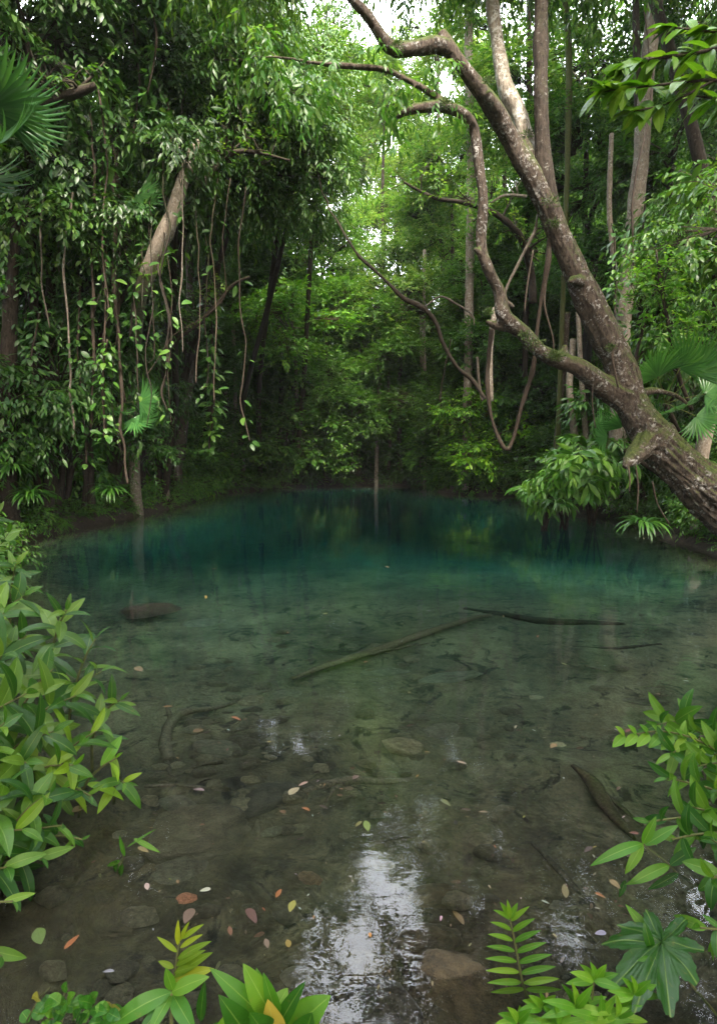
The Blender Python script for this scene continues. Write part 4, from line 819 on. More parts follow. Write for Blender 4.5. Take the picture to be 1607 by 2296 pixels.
for k, i in enumerate(range(3, len(SH) - 9)):
    a, b = SH[i], SH[i + 1]; n = max(1, int(np.linalg.norm(b - a) / 1.15))
    for q_ in range(n):
        p0 = a + (b - a) * (q_ + .5) / n; out = p0 - np.array([1.0, 14.0]); out = out / np.linalg.norm(out)
        for lev in range(4):
            R_ = rr.uniform(.95, 1.45) * (1.15 if p0[1] > 16 else .85); off = (1.0, 1.5, 2.0, 2.6)[lev] + rr.uniform(0, .8); X, Yd = p0 + out * off
            z = max(hgt(X, Yd), 0) + (1.0, 2.2, 3.6, 5.0)[lev] * rr.uniform(.85, 1.2) * (1.0 if p0[1] > 16 else .8); px = to_px((X, Yd, z))
            if px[0] < -200 or px[0] > 1800 or (p0[0] > 0 and p0[1] < 11): continue
            if 735 < px[0] < 950 and lev > 1: continue
            sh = rr.uniform(.7, 1.25) * (.65 if 740 < px[0] < 960 or px[0] > 1130 else 1.0)  # small trees tinted darker where the middle and right back lie in shade
            tree((X, Yd, z), R_, 'fine' if p0[1] > 13 else ('long' if lev else 'low'), ['slim', 'dense', 'drooping', 'dark'][(q_ + lev) % 4] + ' small tree of the shore thicket', 'tree', 'small trees of the shore thicket', (X + rr.uniform(-.2, .2), Yd + .2), (sh, sh * 1.13, sh), name='thicket_tree', bark='bark', bend=.2)
# tall unseen trees added to shade the viewer's bank and bound the mirrored sky gap
for (X, Yd, z, Rm) in [(-3.2, -1.5, 9, 2.8), (2.6, -2.2, 9, 2.8), (-.3, -4.5, 9.5, 2.8), (-4.8, 3.5, 10, 2.4), (5.0, 3.0, 10, 2.6), (-4.4, 10.5, 13, 2.6), (5.2, 10.5, 13.5, 2.5), (-4.0, 13, 15.2, 1.6), (4.3, 12.6, 15, 1.6), (-8, -2, 9, 3), (8, -2, 9, 3), (0, 1.0, 10.5, 2.0), (3.2, -5, 9.5, 2.8), (-3.8, -5.2, 9.5, 2.8), (7.8, 11.2, 11, 2.8), (-7, 9.5, 9.5, 2.3)]:
    sgn = 1 if X > 0 else -1
    tree((X, Yd, z), Rm, 'long', 'tall canopy tree arching over the pool', 'tree', 'tall canopy trees around the pool', to_land(X + sgn * 3.5, Yd - (2 if Yd < 8 else 0), 1.0), (.9, 1, .9), name='canopy_tree', tr=.14)
rb = random.Random(77)  # bush tints below stand in for light and shade along the far bank
for k, (x, y, Rm, kd, sh) in enumerate([(585, 1000, 1.5, 'layer', 1.0), (640, 900, 1.9, 'layer', 1.1), (600, 780, 1.9, 'fine', 1.15), (680, 980, 1.6, 'layer', .95), (725, 880, 1.8, 'fine', 1.05), (655, 660, 2.2, 'layer', 1.25), (730, 720, 1.9, 'fine', 1.2), (745, 1010, 1.1, 'layer', .8), (540, 940, 1.4, 'layer', 1.0), (790, 930, 1.3, 'fine', .8), 
        (1010, 960, 1.3, 'layer', 1.7), (1075, 920, 1.5, 'layer', 1.5), (1060, 1020, 1.4, 'layer', 1.35), (1130, 1000, 1.3, 'layer', 1.0), (1010, 860, 1.5, 'fine', 1.1), (1110, 830, 1.5, 'fine', .9), (1180, 940, 1.3, 'layer', .8), (1160, 1040, 1.0, 'layer', .9), (1230, 1010, 1.0, 'layer', .9), (870, 800, 1.7, 'fine', 1.0), (810, 690, 2.0, 'fine', 1.3), (900, 680, 2.0, 'bright', .8), (1050, 740, 1.8, 'fine', 1.0), (1290, 1060, .9, 'layer', 1.1), (1340, 1040, .9, 'layer', 1.0), (470, 1010, 1.1, 'layer', 1.1), (400, 1030, .9, 'layer', 1.1), (330, 1040, .9, 'layer', 1.05)]):
    Y2 = land_Y(x, 1100, 9, .7); p = at(x, y, Y2 + (-.35 if y > 900 else .5) + rb.uniform(0, .4)); Rm *= Y2 / 23 if x < 1250 else 1
    tree(p, Rm, kd, ['rounded', 'drooping', 'dense', 'layered'][k % 4] + ' bush tree overhanging the far water', 'tree', 'bush trees overhanging the far shore', (p.x, p.y + .5), (sh, sh * 1.05, sh * .85), name='bush_tree', bark='bark', bend=.2, flat=.8)
tree(at(1070, 975, 19.7), 1.9, 'layer', 'large bright green bush tree dipping into the far water', 'tree', None, None, (2.3, 2.3, .9), name='bush_tree', bark='bark', bend=.2)  # tint raised to make up for sunlight blocked from this bush
tree(at(1000, 905, 21.8), 1.1, 'layer', 'light green layered bush tree above the large bright one', 'tree', None, None, (1.9, 1.9, .9), name='bush_tree', bark='bark', bend=.2)
tree(at(655, 720, 20.6), 2.0, 'layer', 'domed bush tree with light catching its top', 'tree', None, None, (1.5, 1.6, 1.0), name='bush_tree', bark='bark', bend=.2)
# shoulders of the forest beside and behind the viewer
for (X, Yd, z, Rm) in [(-8.5, 7, 3.5, 2.2), (-8.8, 5.5, 7, 2.4), (-9.5, 2.5, 4.5, 2.6), (9.5, 5.0, 4.5, 2.6), (10.5, 7.5, 7, 2.6), (9.6, 8.6, 3.4, 1.7), (10, 1.0, 5, 2.8), (-6, -9, 5, 3), (5, -11, 5, 3)]:
    tree((X, Yd, z), Rm, 'broad', 'shade tree standing on the bank beside the viewer', 'tree', 'trees on the near banks', None, (.9, 1, .9))

# ---------------------------------------------------------------- shore bushes and undergrowth
def walk_shore(i0, i1, step):
    out = []
    for i in range(i0, i1):
        a, b = SH[i], SH[i + 1]; n = max(1, int(np.linalg.norm(b - a) / step))
        for k in range(n):
            t = (k + .5) / n; p = a + (b - a) * t; nrm = np.array([-(b - a)[1], (b - a)[0]]); nrm /= np.linalg.norm(nrm)
            if sd1(*(p + nrm * .3)) < 0: nrm = -nrm
            out.append((p, nrm))
    return out
rs = random.Random(4); G2 = 'low bushes along the waterline'
for j, (p, nrm) in enumerate(walk_shore(2, len(SH) - 8, 0.62)):
    for row in range(3):
        off = (0.15, 0.85, 1.8)[row] + rs.uniform(-.15, .3); R_ = (0.42, .65, .9)[row] * rs.uniform(.75, 1.25) * (1.25 if p[1] > 16 else .85)
        q = p + nrm * off + np.array([rs.uniform(-.3, .3), rs.uniform(-.2, .2)])
        if sd1(*q) < .05: q = q + nrm * .3
        g = hgt(*q); z = max(g, 0) + R_ * .45
        px = to_px((q[0], q[1], z))
        if px[0] < -260 or px[0] > 1900: continue
        if 1340 < px[0] < 1760 and p[0] > 0 and q[1] < 10.5 and row > 0 and rs.random() < .5: continue
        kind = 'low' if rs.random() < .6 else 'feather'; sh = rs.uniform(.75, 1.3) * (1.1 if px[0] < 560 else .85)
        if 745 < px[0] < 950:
            sh *= .6  # leaf colour darkened for the shaded middle shore
            if row != 0: continue
        shrub((q[0], q[1], z), R_, kind, rs.choice(['low leafy bush', 'drooping green bush', 'dark shore bush', 'feathery shore bush']), 'bush', G2, (sh, sh * 1.12, sh * .95), name='shore_bush')
r = np.random.default_rng(21); mb = MB()
n = 130000; X = r.uniform(-16, 18, n); Yv = r.uniform(1.5, 34, n); d = sdf(X, Yv); keep = (d > 0.03) & (d < 7); X, Yv = X[keep], Yv[keep]; Z = height(X, Yv); n = len(X)
P0 = np.stack([X, Yv, Z + r.uniform(.02, .28, n)], -1); D0 = np.stack([r.normal(0, 1, n), r.normal(-.4, 1, n), r.uniform(-.2, .5, n)], -1)
LL = r.uniform(.07, .2, n); mb.addt(diamonds(P0, D0, np.array([0, -.2, 1.0]) + r.normal(0, .4, (n, 3)), LL, LL * .4))
o = mb.build('undergrowth', M['fine']); o['kind'] = 'stuff'

def rosette(p, n, L, W, look, mat='near', name='leafy_plant', tint=(1, 1, 1), up=.8, droop=1.3, group=None, cat='plant', seed=0, prof=.7, aims=None, nseg=9, pet=.0):
    r = np.random.default_rng(seed + 5); p = Vector(p); e = empty(name, p)
    if aims is None:
        az = np.arange(n) * 2.4 + r.uniform(0, .5, n); u = up * r.uniform(.35, 1.4, n); D = np.stack([np.cos(az), np.sin(az), u], -1); LL = L * r.uniform(.7, 1.15, n)
    else: D = np.array([a[:3] for a in aims], float); n = len(D); LL = np.array([a[3] for a in aims]); az = np.arctan2(D[:, 1], D[:, 0])
    D = unit(D); N = unit(np.cross(np.cross(D, [0, 0, 1.0]), D) + np.array([0, -.001, .0]))
    mb = MB(); O = D * .02 + r.normal(0, .008, (n, 3))
    if pet:
        sm = MB(); 
        for k in range(n): add_tube(sm, [(0, 0, -.03, .006), (*(D[k] * pet * LL[k] * .5 + [0, 0, .01]), .005), (*(D[k] * pet * LL[k]), .004)], 6, .05, .05)
        sm.build('stems', M['stem'], e); O = D * pet * LL[:, None]
    mb.addt(blades(O, D, N, LL, LL * W * r.uniform(.85, 1.15, n), droop * r.uniform(.6, 1.2, n), nseg, 4, .22, prof, .02)); f = mb.build('leaves', M[mat], e); f.color = (*tint, 1)
    tag(e, look, cat, group, to_px(p)); return e
def shoot(x, y, Y, L, look, n=13, W=.34, mat='near', tint=(1, 1, 1), base=None, span=.5, name='leafy_shoot', group='leafy shoots on the near bank', droop=.9, seed=0, tilt=0.0):
    """an upright stem whose tip is seen at x, y; leaves spiral round its upper part"""
    r = np.random.default_rng(seed + int(x) * 3 + int(y)); tip = at(x, y, Y)
    side = -1 if tip.x < 0 else 1
    bx, by = base if base else (tip.x + side * r.uniform(.12, .45), tip.y + r.uniform(-.1, .3))
    g = max(hgt(bx, by), -.02); b = Vector((bx, by, g)); e = empty(name, b); q = tip - b
    if q.z < .15: q.z = .15
    path = [(0, 0, -.05, .008), (q.x * .15, q.y * .2, q.z * .45, .007), (q.x * .6, q.y * .6, q.z * .82, .005), (q.x, q.y, q.z, .0028)]
    mb = MB(); add_tube(mb, path, 7, .04, .05); mb.build('stem', M['stem'], e)
    S = smooth_path(path, .01)[:, :3]; arc = np.concatenate([[0], np.cumsum(np.linalg.norm(np.diff(S, axis=0), axis=1))]); tot = arc[-1]; s = tot - np.minimum(span, tot * .8) * ((np.arange(n) / n) ** 1.15)
    O = np.stack([np.interp(s, arc, S[:, k]) for k in range(3)], -1); T = unit(np.gradient(S, axis=0)); Tt = unit(np.stack([np.interp(s, arc, T[:, k]) for k in range(3)], -1))
    az = np.arange(n) * 2.399 + r.uniform(0, 6); A = unit(np.cross(Tt, [.1, 1, .1])); Bv = np.cross(Tt, A)
    k = np.arange(n) / n; out = A * np.cos(az)[:, None] + Bv * np.sin(az)[:, None]
    D = unit(out * (0.35 + 1.1 * k ** .5)[:, None] + Tt * (0.95 - 1.0 * k)[:, None] + np.array([0, -.12, .12]))
    N = unit(Tt * 1.0 + r.normal(0, .18, (n, 3)) + np.array([0, 0, .35])); LL = L * np.clip(.45 + 1.1 * k ** .6, 0, 1.12) * r.uniform(.82, 1.12, n)
    mb = MB(); mb.addt(blades(O, D, N, LL, LL * W * r.uniform(.85, 1.12, n), droop * r.uniform(.4, 1.3, n), 9, 4, .2, .8, .03)); f = mb.build('leaves', M[mat], e); f.color = (*tint, 1)
    tag(e, look, 'plant', group, (x, y)); return e

# bank plants with broad straps under the leaning tree
shrub(at(1268, 1062, 11.3), .78, 'strap', 'broad-leaved bank plant with glossy strap leaves over the water', 'plant', None, (1.5, 1.6, 1.1), name='strap_leaved_bank_plant')
shrub(at(1335, 1030, 11.9), .75, 'strap', 'tall broad-leaved plant behind the strap-leaved bank plant', 'plant', None, (1.0, 1.15, .9), name='strap_leaved_bank_plant')
shrub(at(1222, 1100, 11.2), .45, 'strap', 'low strap-leaved plant dipping to the water', 'plant', None, (1.5, 1.6, 1.1), name='strap_leaved_bank_plant')
rosette(at(1360, 1080, 10.2), 18, .4, .2, 'dark strap-leaved plant under the tree burl', 'near', up=.5, droop=1.0, tint=(.6, .8, .7), seed=8)
for k, (x, y, Y) in enumerate([(70, 1110, 9.4), (150, 1130, 9.2), (110, 1160, 8.8), (250, 1100, 10.5), (300, 1120, 10.6), (360, 1090, 11.5), (30, 1050, 9.3), (420, 1080, 12.5), (190, 1060, 10), (1440, 1175, 8.2), (1500, 1190, 7.9), (1560, 1195, 7.6), (1250, 1130, 10.6), (1390, 1130, 9.4)]):
    if k % 3 != 0: continue
    rosette(at(x, y, Y), 60, .46 + .06 * (k % 3), .10, ['arching fern clump on the shaded bank', 'fern clump with drooping tips'][k % 2], 'vine', 'fern_clump', up=.7, droop=1.7, tint=(.6, .8, .55), seed=30 + k, group='fern clumps on the banks', cat='fern', nseg=6)

# ---------------------------------------------------------------- leafy shore plants close by
for k, (x, y, Y, L, n) in enumerate([(20, 1150, 5.4, .22, 16), (45, 1195, 5.0, .22, 16), (0, 1225, 4.6, .22, 16), (62, 1262, 4.3, .2, 16), (15, 1300, 3.9, .2, 16), (80, 1335, 3.5, .2, 16), (10, 1375, 3.3, .2, 16), (150, 1368, 2.75, .17, 18), (60, 1425, 2.9, .2, 16), (215, 1432, 2.85, .16, 16), (5, 1470, 2.7, .2, 16),
        (120, 1500, 2.6, .17, 16), (228, 1505, 2.7, .16, 16), (170, 1560, 2.45, .17, 16), (60, 1555, 2.4, .19, 16), (270, 1570, 2.5, .15, 15), (10, 1620, 2.2, .19, 16), (120, 1640, 2.25, .17, 16), (215, 1640, 2.35, .15, 15), (60, 1710, 2.1, .17, 16), (165, 1715, 2.15, .15, 15), (262, 1700, 2.35, .12, 8),
        (10, 1775, 2.0, .17, 15), (110, 1780, 2.0, .15, 15), (205, 1785, 2.15, .12, 12), (280, 1755, 2.3, .10, 9), (50, 1860, 1.9, .14, 14), (140, 1850, 2.0, .13, 13), (185, 1890, 2.0, .1, 8), (15, 1945, 1.8, .13, 12), (95, 1935, 1.9, .11, 9), (30, 2030, 1.7, .12, 9), (5, 2150, 1.5, .12, 6)]):
    L *= 1.22 * (.8, 1.1, 1.25, .95)[k % 4]; n = int(n * .8); x -= 25 if y < 1345 else 0; tl = (1.7, 1.5, .8) if k in (18, 20, 25) else (1.25, 1.25, .9) if k % 5 == 1 else (1, 1, 1) if k < 22 else (.8, .95, .9)
    shoot(x, y, Y, L, ['glossy leafy shoot', 'leafy shoot with long pointed leaves', 'shoot with broad drooping leaves'][k % 3], n, .26 + .03 * (k % 3), tint=tl, seed=k, mat='lime' if k in (21,) else 'near')
for k, (x, y, Y, L, n, W) in enumerate([(1470, 1655, 2.9, .17, 15, .3), (1560, 1640, 2.8, .17, 15, .3), (1600, 1700, 2.6, .16, 15, .3), (1500, 1725, 2.6, .15, 14, .3), (1560, 1770, 2.5, .16, 15, .32), (1490, 1800, 2.4, .15, 13, .34), (1600, 1840, 2.3, .15, 14, .32), (1540, 1870, 2.2, .14, 13, .34), (1450, 1900, 2.1, .13, 10, .3),
        (1590, 1930, 2.0, .14, 12, .35), (1500, 1960, 2.0, .13, 10, .32), (1590, 2030, 1.8, .14, 12, .38), (1560, 2190, 1.6, .13, 11, .38), (1610, 2130, 1.6, .13, 10, .38), (1450, 2200, 1.5, .10, 8, .3)]):
    shoot(x, y, Y, L, ['bright green shoot', 'slender-leaved bright shoot', 'leafy shoot with jagged outline'][k % 3], n, W, tint=(1.1, 1.25, .9) if k < 8 else (.9, 1.1, .85), seed=k + 60)

def aimed(name, items, look, mat, Y, tint=(1, 1, 1), cat='plant', stems=(), stemmat='stem', veg='leaves', fold=.2, prof=.8, wave=.03, nseg=12):
    """leaves given by where their base and tip are seen: (x0, y0, x1, y1, width px, bend, dY)"""
    x0, y0 = items[0][:2]; b = at(x0, y0, Y); e = empty(name, b); P0, D0, N0, LL, WW, DR = [], [], [], [], [], []
    for it in items:
        a = at(it[0], it[1], Y + (it[7] if len(it) > 7 else 0)); c = at(it[2], it[3], Y + (it[7] if len(it) > 7 else 0) + it[6]); ch = c - a; L = ch.length; dr = it[5]
        up = Vector((0, -.55, .85)); S = ch.cross(up).normalized(); up = S.cross(ch).normalized(); d = (ch.normalized() * math.cos(dr / 2) + up * math.sin(dr / 2))
        L *= (dr / 2) / math.sin(dr / 2) if dr > .01 else 1
        P0.append(a - b); D0.append(d); N0.append(S.cross(d)); LL.append(L); WW.append(it[4] / FPX * Y); DR.append(dr)
    mb = MB(); mb.addt(blades(P0, D0, N0, LL, WW, DR, nseg, 4, fold, prof, wave)); f = mb.build(veg, M[mat], e); f.color = (*tint, 1)
    if stems:
        mb = MB()
        for s in stems: add_tube(mb, [(*(at(p[0], p[1], Y + (p[3] if len(p) > 3 else 0)) - b), p[2] / 2 / FPX * Y) for p in s], 7, .03, .05)
        mb.build('stem', M[stemmat], e)
    tag(e, look, cat, None, (x0, y0)); return e
# fern-like shoot
it = []
for k in range(8):
    t = k / 7; x = 1143 + 32 * t ** 1.3; y = 2062 + 165 * t; s = 62 + 26 * math.sin(t * 2.4)
    it += [(x, y, x - s * (.62 + .35 * t), y - 22 + 26 * t, 11 + 4 * t, .6, -.02), (x + 2, y + 3, x + s * (.7 + .35 * t), y - 30 + 24 * t, 12 + 4 * t, .6, -.02)]
it += [(1142, 2060, 1120, 2022, 14, .3, 0), (1142, 2060, 1160, 2024, 14, .3, 0), (1142, 2062, 1136, 2016, 12, .3, 0)]
aimed('fern_like_shoot', it, 'fern-like lime green shoot with paired narrow leaflets above the water', 'lime', 1.55, (.8, .85, .7), cat='fern', stems=[[(1142, 2058, 3), (1155, 2120, 5), (1175, 2230, 7), (1190, 2330, 8)]], veg='leaflets', fold=.3)
# great lobed leaf
def lobed_leaf():
    c = (1482, 2112); z0 = at(*c, 1.55).z; b = at(*c, 1.55); e = empty('lobed_leaf_plant', b)
    ax = [(-132, -14, .30), (-112, 82, .32), (-60, 138, .30), (22, 150, .30), (84, 82, .32), (100, 10, .3), (62, -62, .3), (-36, -78, .34), (-98, -52, .24)]; A = [(math.atan2(y, x), math.hypot(x, y), w_) for x, y, w_ in ax]
    na, nr = 260, 14; V, UV = [], []
    for i in range(na):
        th = -math.pi + 2 * math.pi * i / na; best = (0, 0, 9)
        rad = 0
        for a, L, w_ in A:
            d = (th - a + math.pi) % (2 * math.pi) - math.pi; f = max(0, 1 - abs(d) / (w_ * 1.25)); v = L * (.50 + .50 * f ** .85) if f > 0 else L * .50 * max(0, 1 - (abs(d) - w_) * 1.5)
            if v > rad: rad = v
            if abs(d) < abs(best[0]) or best[2] == 9: best = (d, w_, 1)
        rad *= 1 + .035 * math.sin(th * 47) 
        for k in range(nr + 1):
            f = k / nr; x, y = c[0] + rad * f * math.cos(th), c[1] + rad * f * math.sin(th); p = onz(x, y, z0)
            dr = (rad * f / 150); p = p + Vector((0, 0, -.035 * dr * dr + .010 * abs(best[0]) / best[1] * dr + .004 * math.sin(th * 5 + f * 6)))
            V.append(p - b); UV.append((.5 + .5 * max(-1, min(1, best[0] / .3)), f * rad / 150))
    g = np.arange(na)[:, None] * (nr + 1) + np.arange(nr)[None]; h = ((np.arange(na) + 1) % na)[:, None] * (nr + 1) + np.arange(nr)[None]
    mb = MB(); mb.add(np.array(V), np.stack([g, h, h + 1, g + 1], -1).reshape(-1, 4), 0, np.array(UV)); f = mb.build('lobed_blade', M['near'], e); f.color = (.7, .85, .6, 1)
    mb = MB(); add_tube(mb, [(0, 0, -.004, .004), (.05, .0, -.06, .004), (.16, -.05, -.25, .005), (.3, -.1, -.5, .006)], 7, .03, .03); mb.build('stalk', M['stem'], e)
    tag(e, 'great green leaf with pointed lobes like an open hand at the lower corner', 'plant', None, c)
lobed_leaf()
# pinnate lobed plant above the right bank
it = []
for k in range(8):
    t = k / 7; x = 1400 + 190 * t; y = 1650 - 8 * math.sin(t * 3) + 26 * t * t; s = 52
    it += [(x, y, x - 28, y + 26 + 10 * t, 22, .5, -.05), (x, y, x - 22, y - 22, 16, .4, 0)]
it += [(1402, 1650, 1380, 1656, 14, .2, 0)]
aimed('lobed_shore_plant', it, 'feather-lobed arching leaf with pink bud beside the shallow water', 'lime', 2.7, (.95, 1.0, .9), stems=[[(1400, 1650, 3), (1490, 1640, 4), (1590, 1674, 5), (1680, 1760, 7)]], veg='leaf_lobes', fold=.15)
aimed('arching_leaf_plant', [(1440, 1892, 1322, 1942, 26, 1.1, -.05), (1440, 1892, 1400, 1960, 22, 1.0, -.05), (1440, 1892, 1470, 1830, 22, .4, 0), (1445, 1895, 1520, 1850, 24, .4, 0), (1500, 1940, 1400, 1990, 26, 1.0, -.05), (1500, 1940, 1560, 1900, 24, .4, 0), (1520, 1960, 1450, 2010, 22, .8, -.05), (1400, 1990, 1385, 2040, 14, .5, -.05)],
      'drooping narrow-leaved plant reaching over the water by the split driftwood', 'near', 2.0, (1.2, 1.35, .9), stems=[[(1440, 1892, 3), (1500, 1940, 4), (1560, 2010, 6), (1640, 2100, 7)]])
# yellow-tipped shoot
aimed('yellow_tipped_shoot', [(398, 2135, 352, 2100, 12, .3, 0), (400, 2120, 400, 2062, 14, .3, 0), (404, 2110, 425, 2066, 11, .3, 0), (408, 2105, 458, 2072, 13, .4, 0), (404, 2125, 455, 2095, 13, .4, 0), (398, 2150, 475, 2110, 18, .5, 0), (394, 2165, 462, 2130, 17, .4, -.02), (390, 2180, 445, 2165, 15, .3, -.02), (390, 2170, 355, 2155, 14, .3, 0), (388, 2190, 478, 2135, 26, .5, 0), (388, 2200, 480, 2172, 30, .5, 0)],
      'small shoot with yellowing narrow leaves rising from the water edge', 'lime', 1.42, (1.5, 1.0, .6), stems=[[(405, 2095, 3), (395, 2160, 5), (385, 2240, 7), (385, 2330, 8)]])
aimed('arching_strap_plant', [(385, 2225, 242, 2310, 44, 1.5, -.05), (385, 2225, 470, 2190, 36, .6, 0), (385, 2230, 330, 2330, 30, .6, -.1), (388, 2230, 440, 2320, 40, .5, -.1), (388, 2220, 372, 2170, 26, .3, 0), (450, 2290, 460, 2200, 26, .3, 0), (385, 2235, 300, 2340, 30, .8, -.1)],
      'plant with wide arching strap leaves at the bottom edge', 'near', 1.32, (1.05, 1.2, .9), stems=[[(385, 2225, 8), (385, 2340, 11)]])
aimed('strap_leaved_plant', [(600, 2290, 470, 2170, 46, .8, 0), (610, 2280, 545, 2160, 57, .6, 0), (600, 2300, 575, 2170, 52, .5, .03), (625, 2290, 590, 2180, 33, .4, 0), (640, 2330, 742, 2232, 80, .8, 0), (620, 2310, 685, 2200, 39, .5, 0), (560, 2330, 490, 2230, 62, .9, -.05), (600, 2330, 560, 2270, 65, .5, -.08), (540, 2340, 470, 2300, 59, .6, -.08), (680, 2350, 700, 2270, 78, .4, -.05), (600, 2300, 645, 2215, 52, .6, .05), (560, 2300, 520, 2230, 46, .7, 0), (650, 2300, 720, 2250, 59, .9, .03), (620, 2320, 600, 2240, 57, .7, -.03), (520, 2340, 500, 2280, 52, .7, -.1)],
      'clump of broad pointed strap leaves against the mirrored sky', 'near', 1.25, (1.15, 1.3, .85), stems=[[(610, 2280, 8), (610, 2360, 12)]])
rn = random.Random(3); it = []
for k in range(46):
    x, y = 145 + rn.gauss(0, 52), 2246 + abs(rn.gauss(0, 30)); a = rn.uniform(0, 6.28); it.append((x, y, x + 34 * math.cos(a), y + 26 * math.sin(a), 27, .6, rn.uniform(-.03, .03), rn.uniform(-.05, .05)))
it[0] = (145, 2225, 150, 2200, 20, .4, 0, 0)
aimed('crinkled_herb', it, 'small crinkled round-leaved herb in the lower corner', 'near', 1.3, (.8, 1.1, .8), stems=[[(145, 2225, 3), (140, 2290, 4), (130, 2360, 5)], [(60, 2290, 3), (90, 2235, 3), (112, 2215, 2)]], wave=.15)
it = []
for (cx_, cy_, s) in [(1330, 2200, 70), (1290, 2260, 90), (1250, 2300, 80), (1380, 2280, 80), (1215, 2260, 60), (1420, 2230, 70), (1160, 2290, 60), (1340, 2285, 90)]:
    for k in range(7):
        a = -math.pi / 2 + (k - 3) * .55 + rn.uniform(-.15, .15); it.append((cx_, cy_, cx_ + s * .9 * math.cos(a), cy_ + s * .75 * math.sin(a) + 8, 20, .7, -.02, rn.uniform(-.04, .04)))
aimed('bushy_green_herb', it, 'bright bushy herb under the fern-like shoot at the bottom edge', 'lime', 1.4, (.8, .95, .8), stems=[[(1330, 2200, 4), (1320, 2330, 6)], [(1290, 2260, 4), (1290, 2350, 6)]])
aimed('reed_tuft', [(280, 1920, 268, 1872, 10, .3, 0), (300, 1880, 360, 1912, 12, .2, 0), (270, 1930, 240, 1950, 14, .4, 0), (275, 1940, 272, 1990, 14, .3, 0), (285, 1900, 352, 1858, 6, .2, 0), (262, 1930, 260, 1975, 12, .3, 0)], 'small wet tuft standing in dark water below the leafy shrub', 'near', 2.05, (1, 1.2, .9), stems=[[(280, 1890, 2), (272, 1960, 3), (270, 2000, 3)]])
# branch of large bright leaves hanging in from the side
r = np.random.default_rng(77); e0 = at(1760, 150, 4.2); e = empty('overhanging_branch', e0); mb = MB(); lb = MB()
def br(pts, Y, nl, L):
    l = [(*(at(a[0], a[1], Y + (a[3] if len(a) > 3 else 0)) - e0), a[2] / 2 / FPX * Y) for a in pts]; add_tube(mb, l, 7, .05, .08); S = smooth_path(l, .02)[:, :3]
    i0 = np.clip((len(S) * (1 - r.uniform(0, .75, nl) ** 1.5)).astype(int), 0, len(S) - 1); O = S[i0]; T = unit(np.gradient(S, axis=0))[i0]
    D = T * .7 + r.normal(0, .55, (nl, 3)) + np.array([-.25, 0, -.15]); N = np.array([0, -.25, 1.0]) + r.normal(0, .35, (nl, 3)); LL = L * r.uniform(.6, 1.15, nl)
    lb.addt(blades(O, D, N, LL, LL * .36, .7, 8, 4, .15, .85, .03))
br([(1760, 60, 14), (1600, 110, 9), (1480, 130, 6), (1400, 150, 4)], 4.2, 44, .21)
br([(1760, 200, 12), (1600, 180, 8), (1480, 190, 5), (1350, 205, 4)], 4.0, 46, .21)
br([(1600, 180, 6), (1500, 230, 5), (1420, 250, 3)], 4.0, 22, .2); br([(1700, 80, 8), (1580, 70, 5), (1500, 60, 3)], 4.4, 30, .2); br([(1760, 260, 7), (1650, 230, 5), (1560, 215, 3)], 4.3, 26, .19)
mb.build('branch', M['dark'], e); f = lb.build('leaves', M['lime'], e); f.color = (.8, .85, .8, 1)
tag(e, 'overhanging branch with large bright leaves at the upper picture edge', 'branch', None, (1480, 170))
# its trunk stands on the bank beyond the frame
tb = to_land(e0.x + .6, e0.y); mb = MB(); g = hgt(*tb); add_tube(mb, [(tb[0] - e0.x + .4, tb[1] - e0.y, g - .3 - e0.z, .16), (tb[0] - e0.x, tb[1] - e0.y, (g - e0.z) * .5, .12), (0.05, 0, 0, .05), (.2, .1, 1.6, .04)], 10, .15, .12); mb.build('trunk', M['dark'], e)

# ---------------------------------------------------------------- stones on the bed
def rock_mesh(seed, sub=5, rough=.42, flat=1.0):
    bm = bmesh.new(); bmesh.ops.create_icosphere(bm, subdivisions=sub, radius=1); me = bpy.data.meshes.new('stone'); bm.to_mesh(me); bm.free()
    n = len(me.vertices); co = np.zeros(n * 3); me.vertices.foreach_get('co', co); co = co.reshape(-1, 3)
    co = co * (1 + rough * fbm(co, .9, 2, seed) * 1.4 + rough * .5 * fbm(co, 2.6, 3, seed + 5) + .07 * fbm(co, 7, 4, seed + 9))[:, None]
    s = np.random.default_rng(seed); 
    for _ in range(4):
        d = unit(s.normal(0, 1, 3)); k = s.uniform(.6, .85); h = co @ d; co = co - np.maximum(h - k, 0)[:, None] * d * .8
    me.vertices.foreach_set('co', co.ravel()); me.polygons.foreach_set('use_smooth', np.ones(len(me.polygons), bool)); me.materials.append(M['stone']); me.update(); return me
RK = [rock_mesh(s) for s in range(7)]
def stone(x, y, wpx, look, ratio=.7, tall=.45, tint=(1, 1, 1), k=None, lift=0, group=None, rz=None, name='stone', top=None):
    q = under(x, y); d = (onz(x, y) - EYE).length; s = wpx / 2 / FPX * d * 1.05; rd = random.Random(int(x * 7 + y))
    o = link(name, RK[(k if k is not None else rd.randrange(7))]); z = q.z + s * tall * .25 + lift
    if top is not None: z = top - s * tall * .9
    o.location = (q.x, q.y, z); o.scale = (s, s * ratio, s * tall); o.rotation_euler = (rd.uniform(-.15, .15), rd.uniform(-.15, .15), rd.uniform(-.5, .5) if rz is None else rz); o.color = (*tint, 1)
    tag(o, look, 'stone', group, (x, y)); return o
stone(565, 1575, 62, 'rounded brown stone near the water surface', .8, .7, (1.5, 1.45, 1.3)); stone(905, 1675, 92, 'flat round sandy stone on the clear bed', .7, .5, (1.6, 1.5, 1.3))
stone(640, 1562, 76, 'flat grey-green stone beside the rounded brown stone', .8, .3, (1.1, 1.2, 1.1)); stone(1035, 1668, 56, 'lumpy stone beside the flat round stone', .8, .6, (1.1, 1.1, 1)); stone(985, 1640, 80, 'wide silted stone behind the flat round stone', .7, .4)
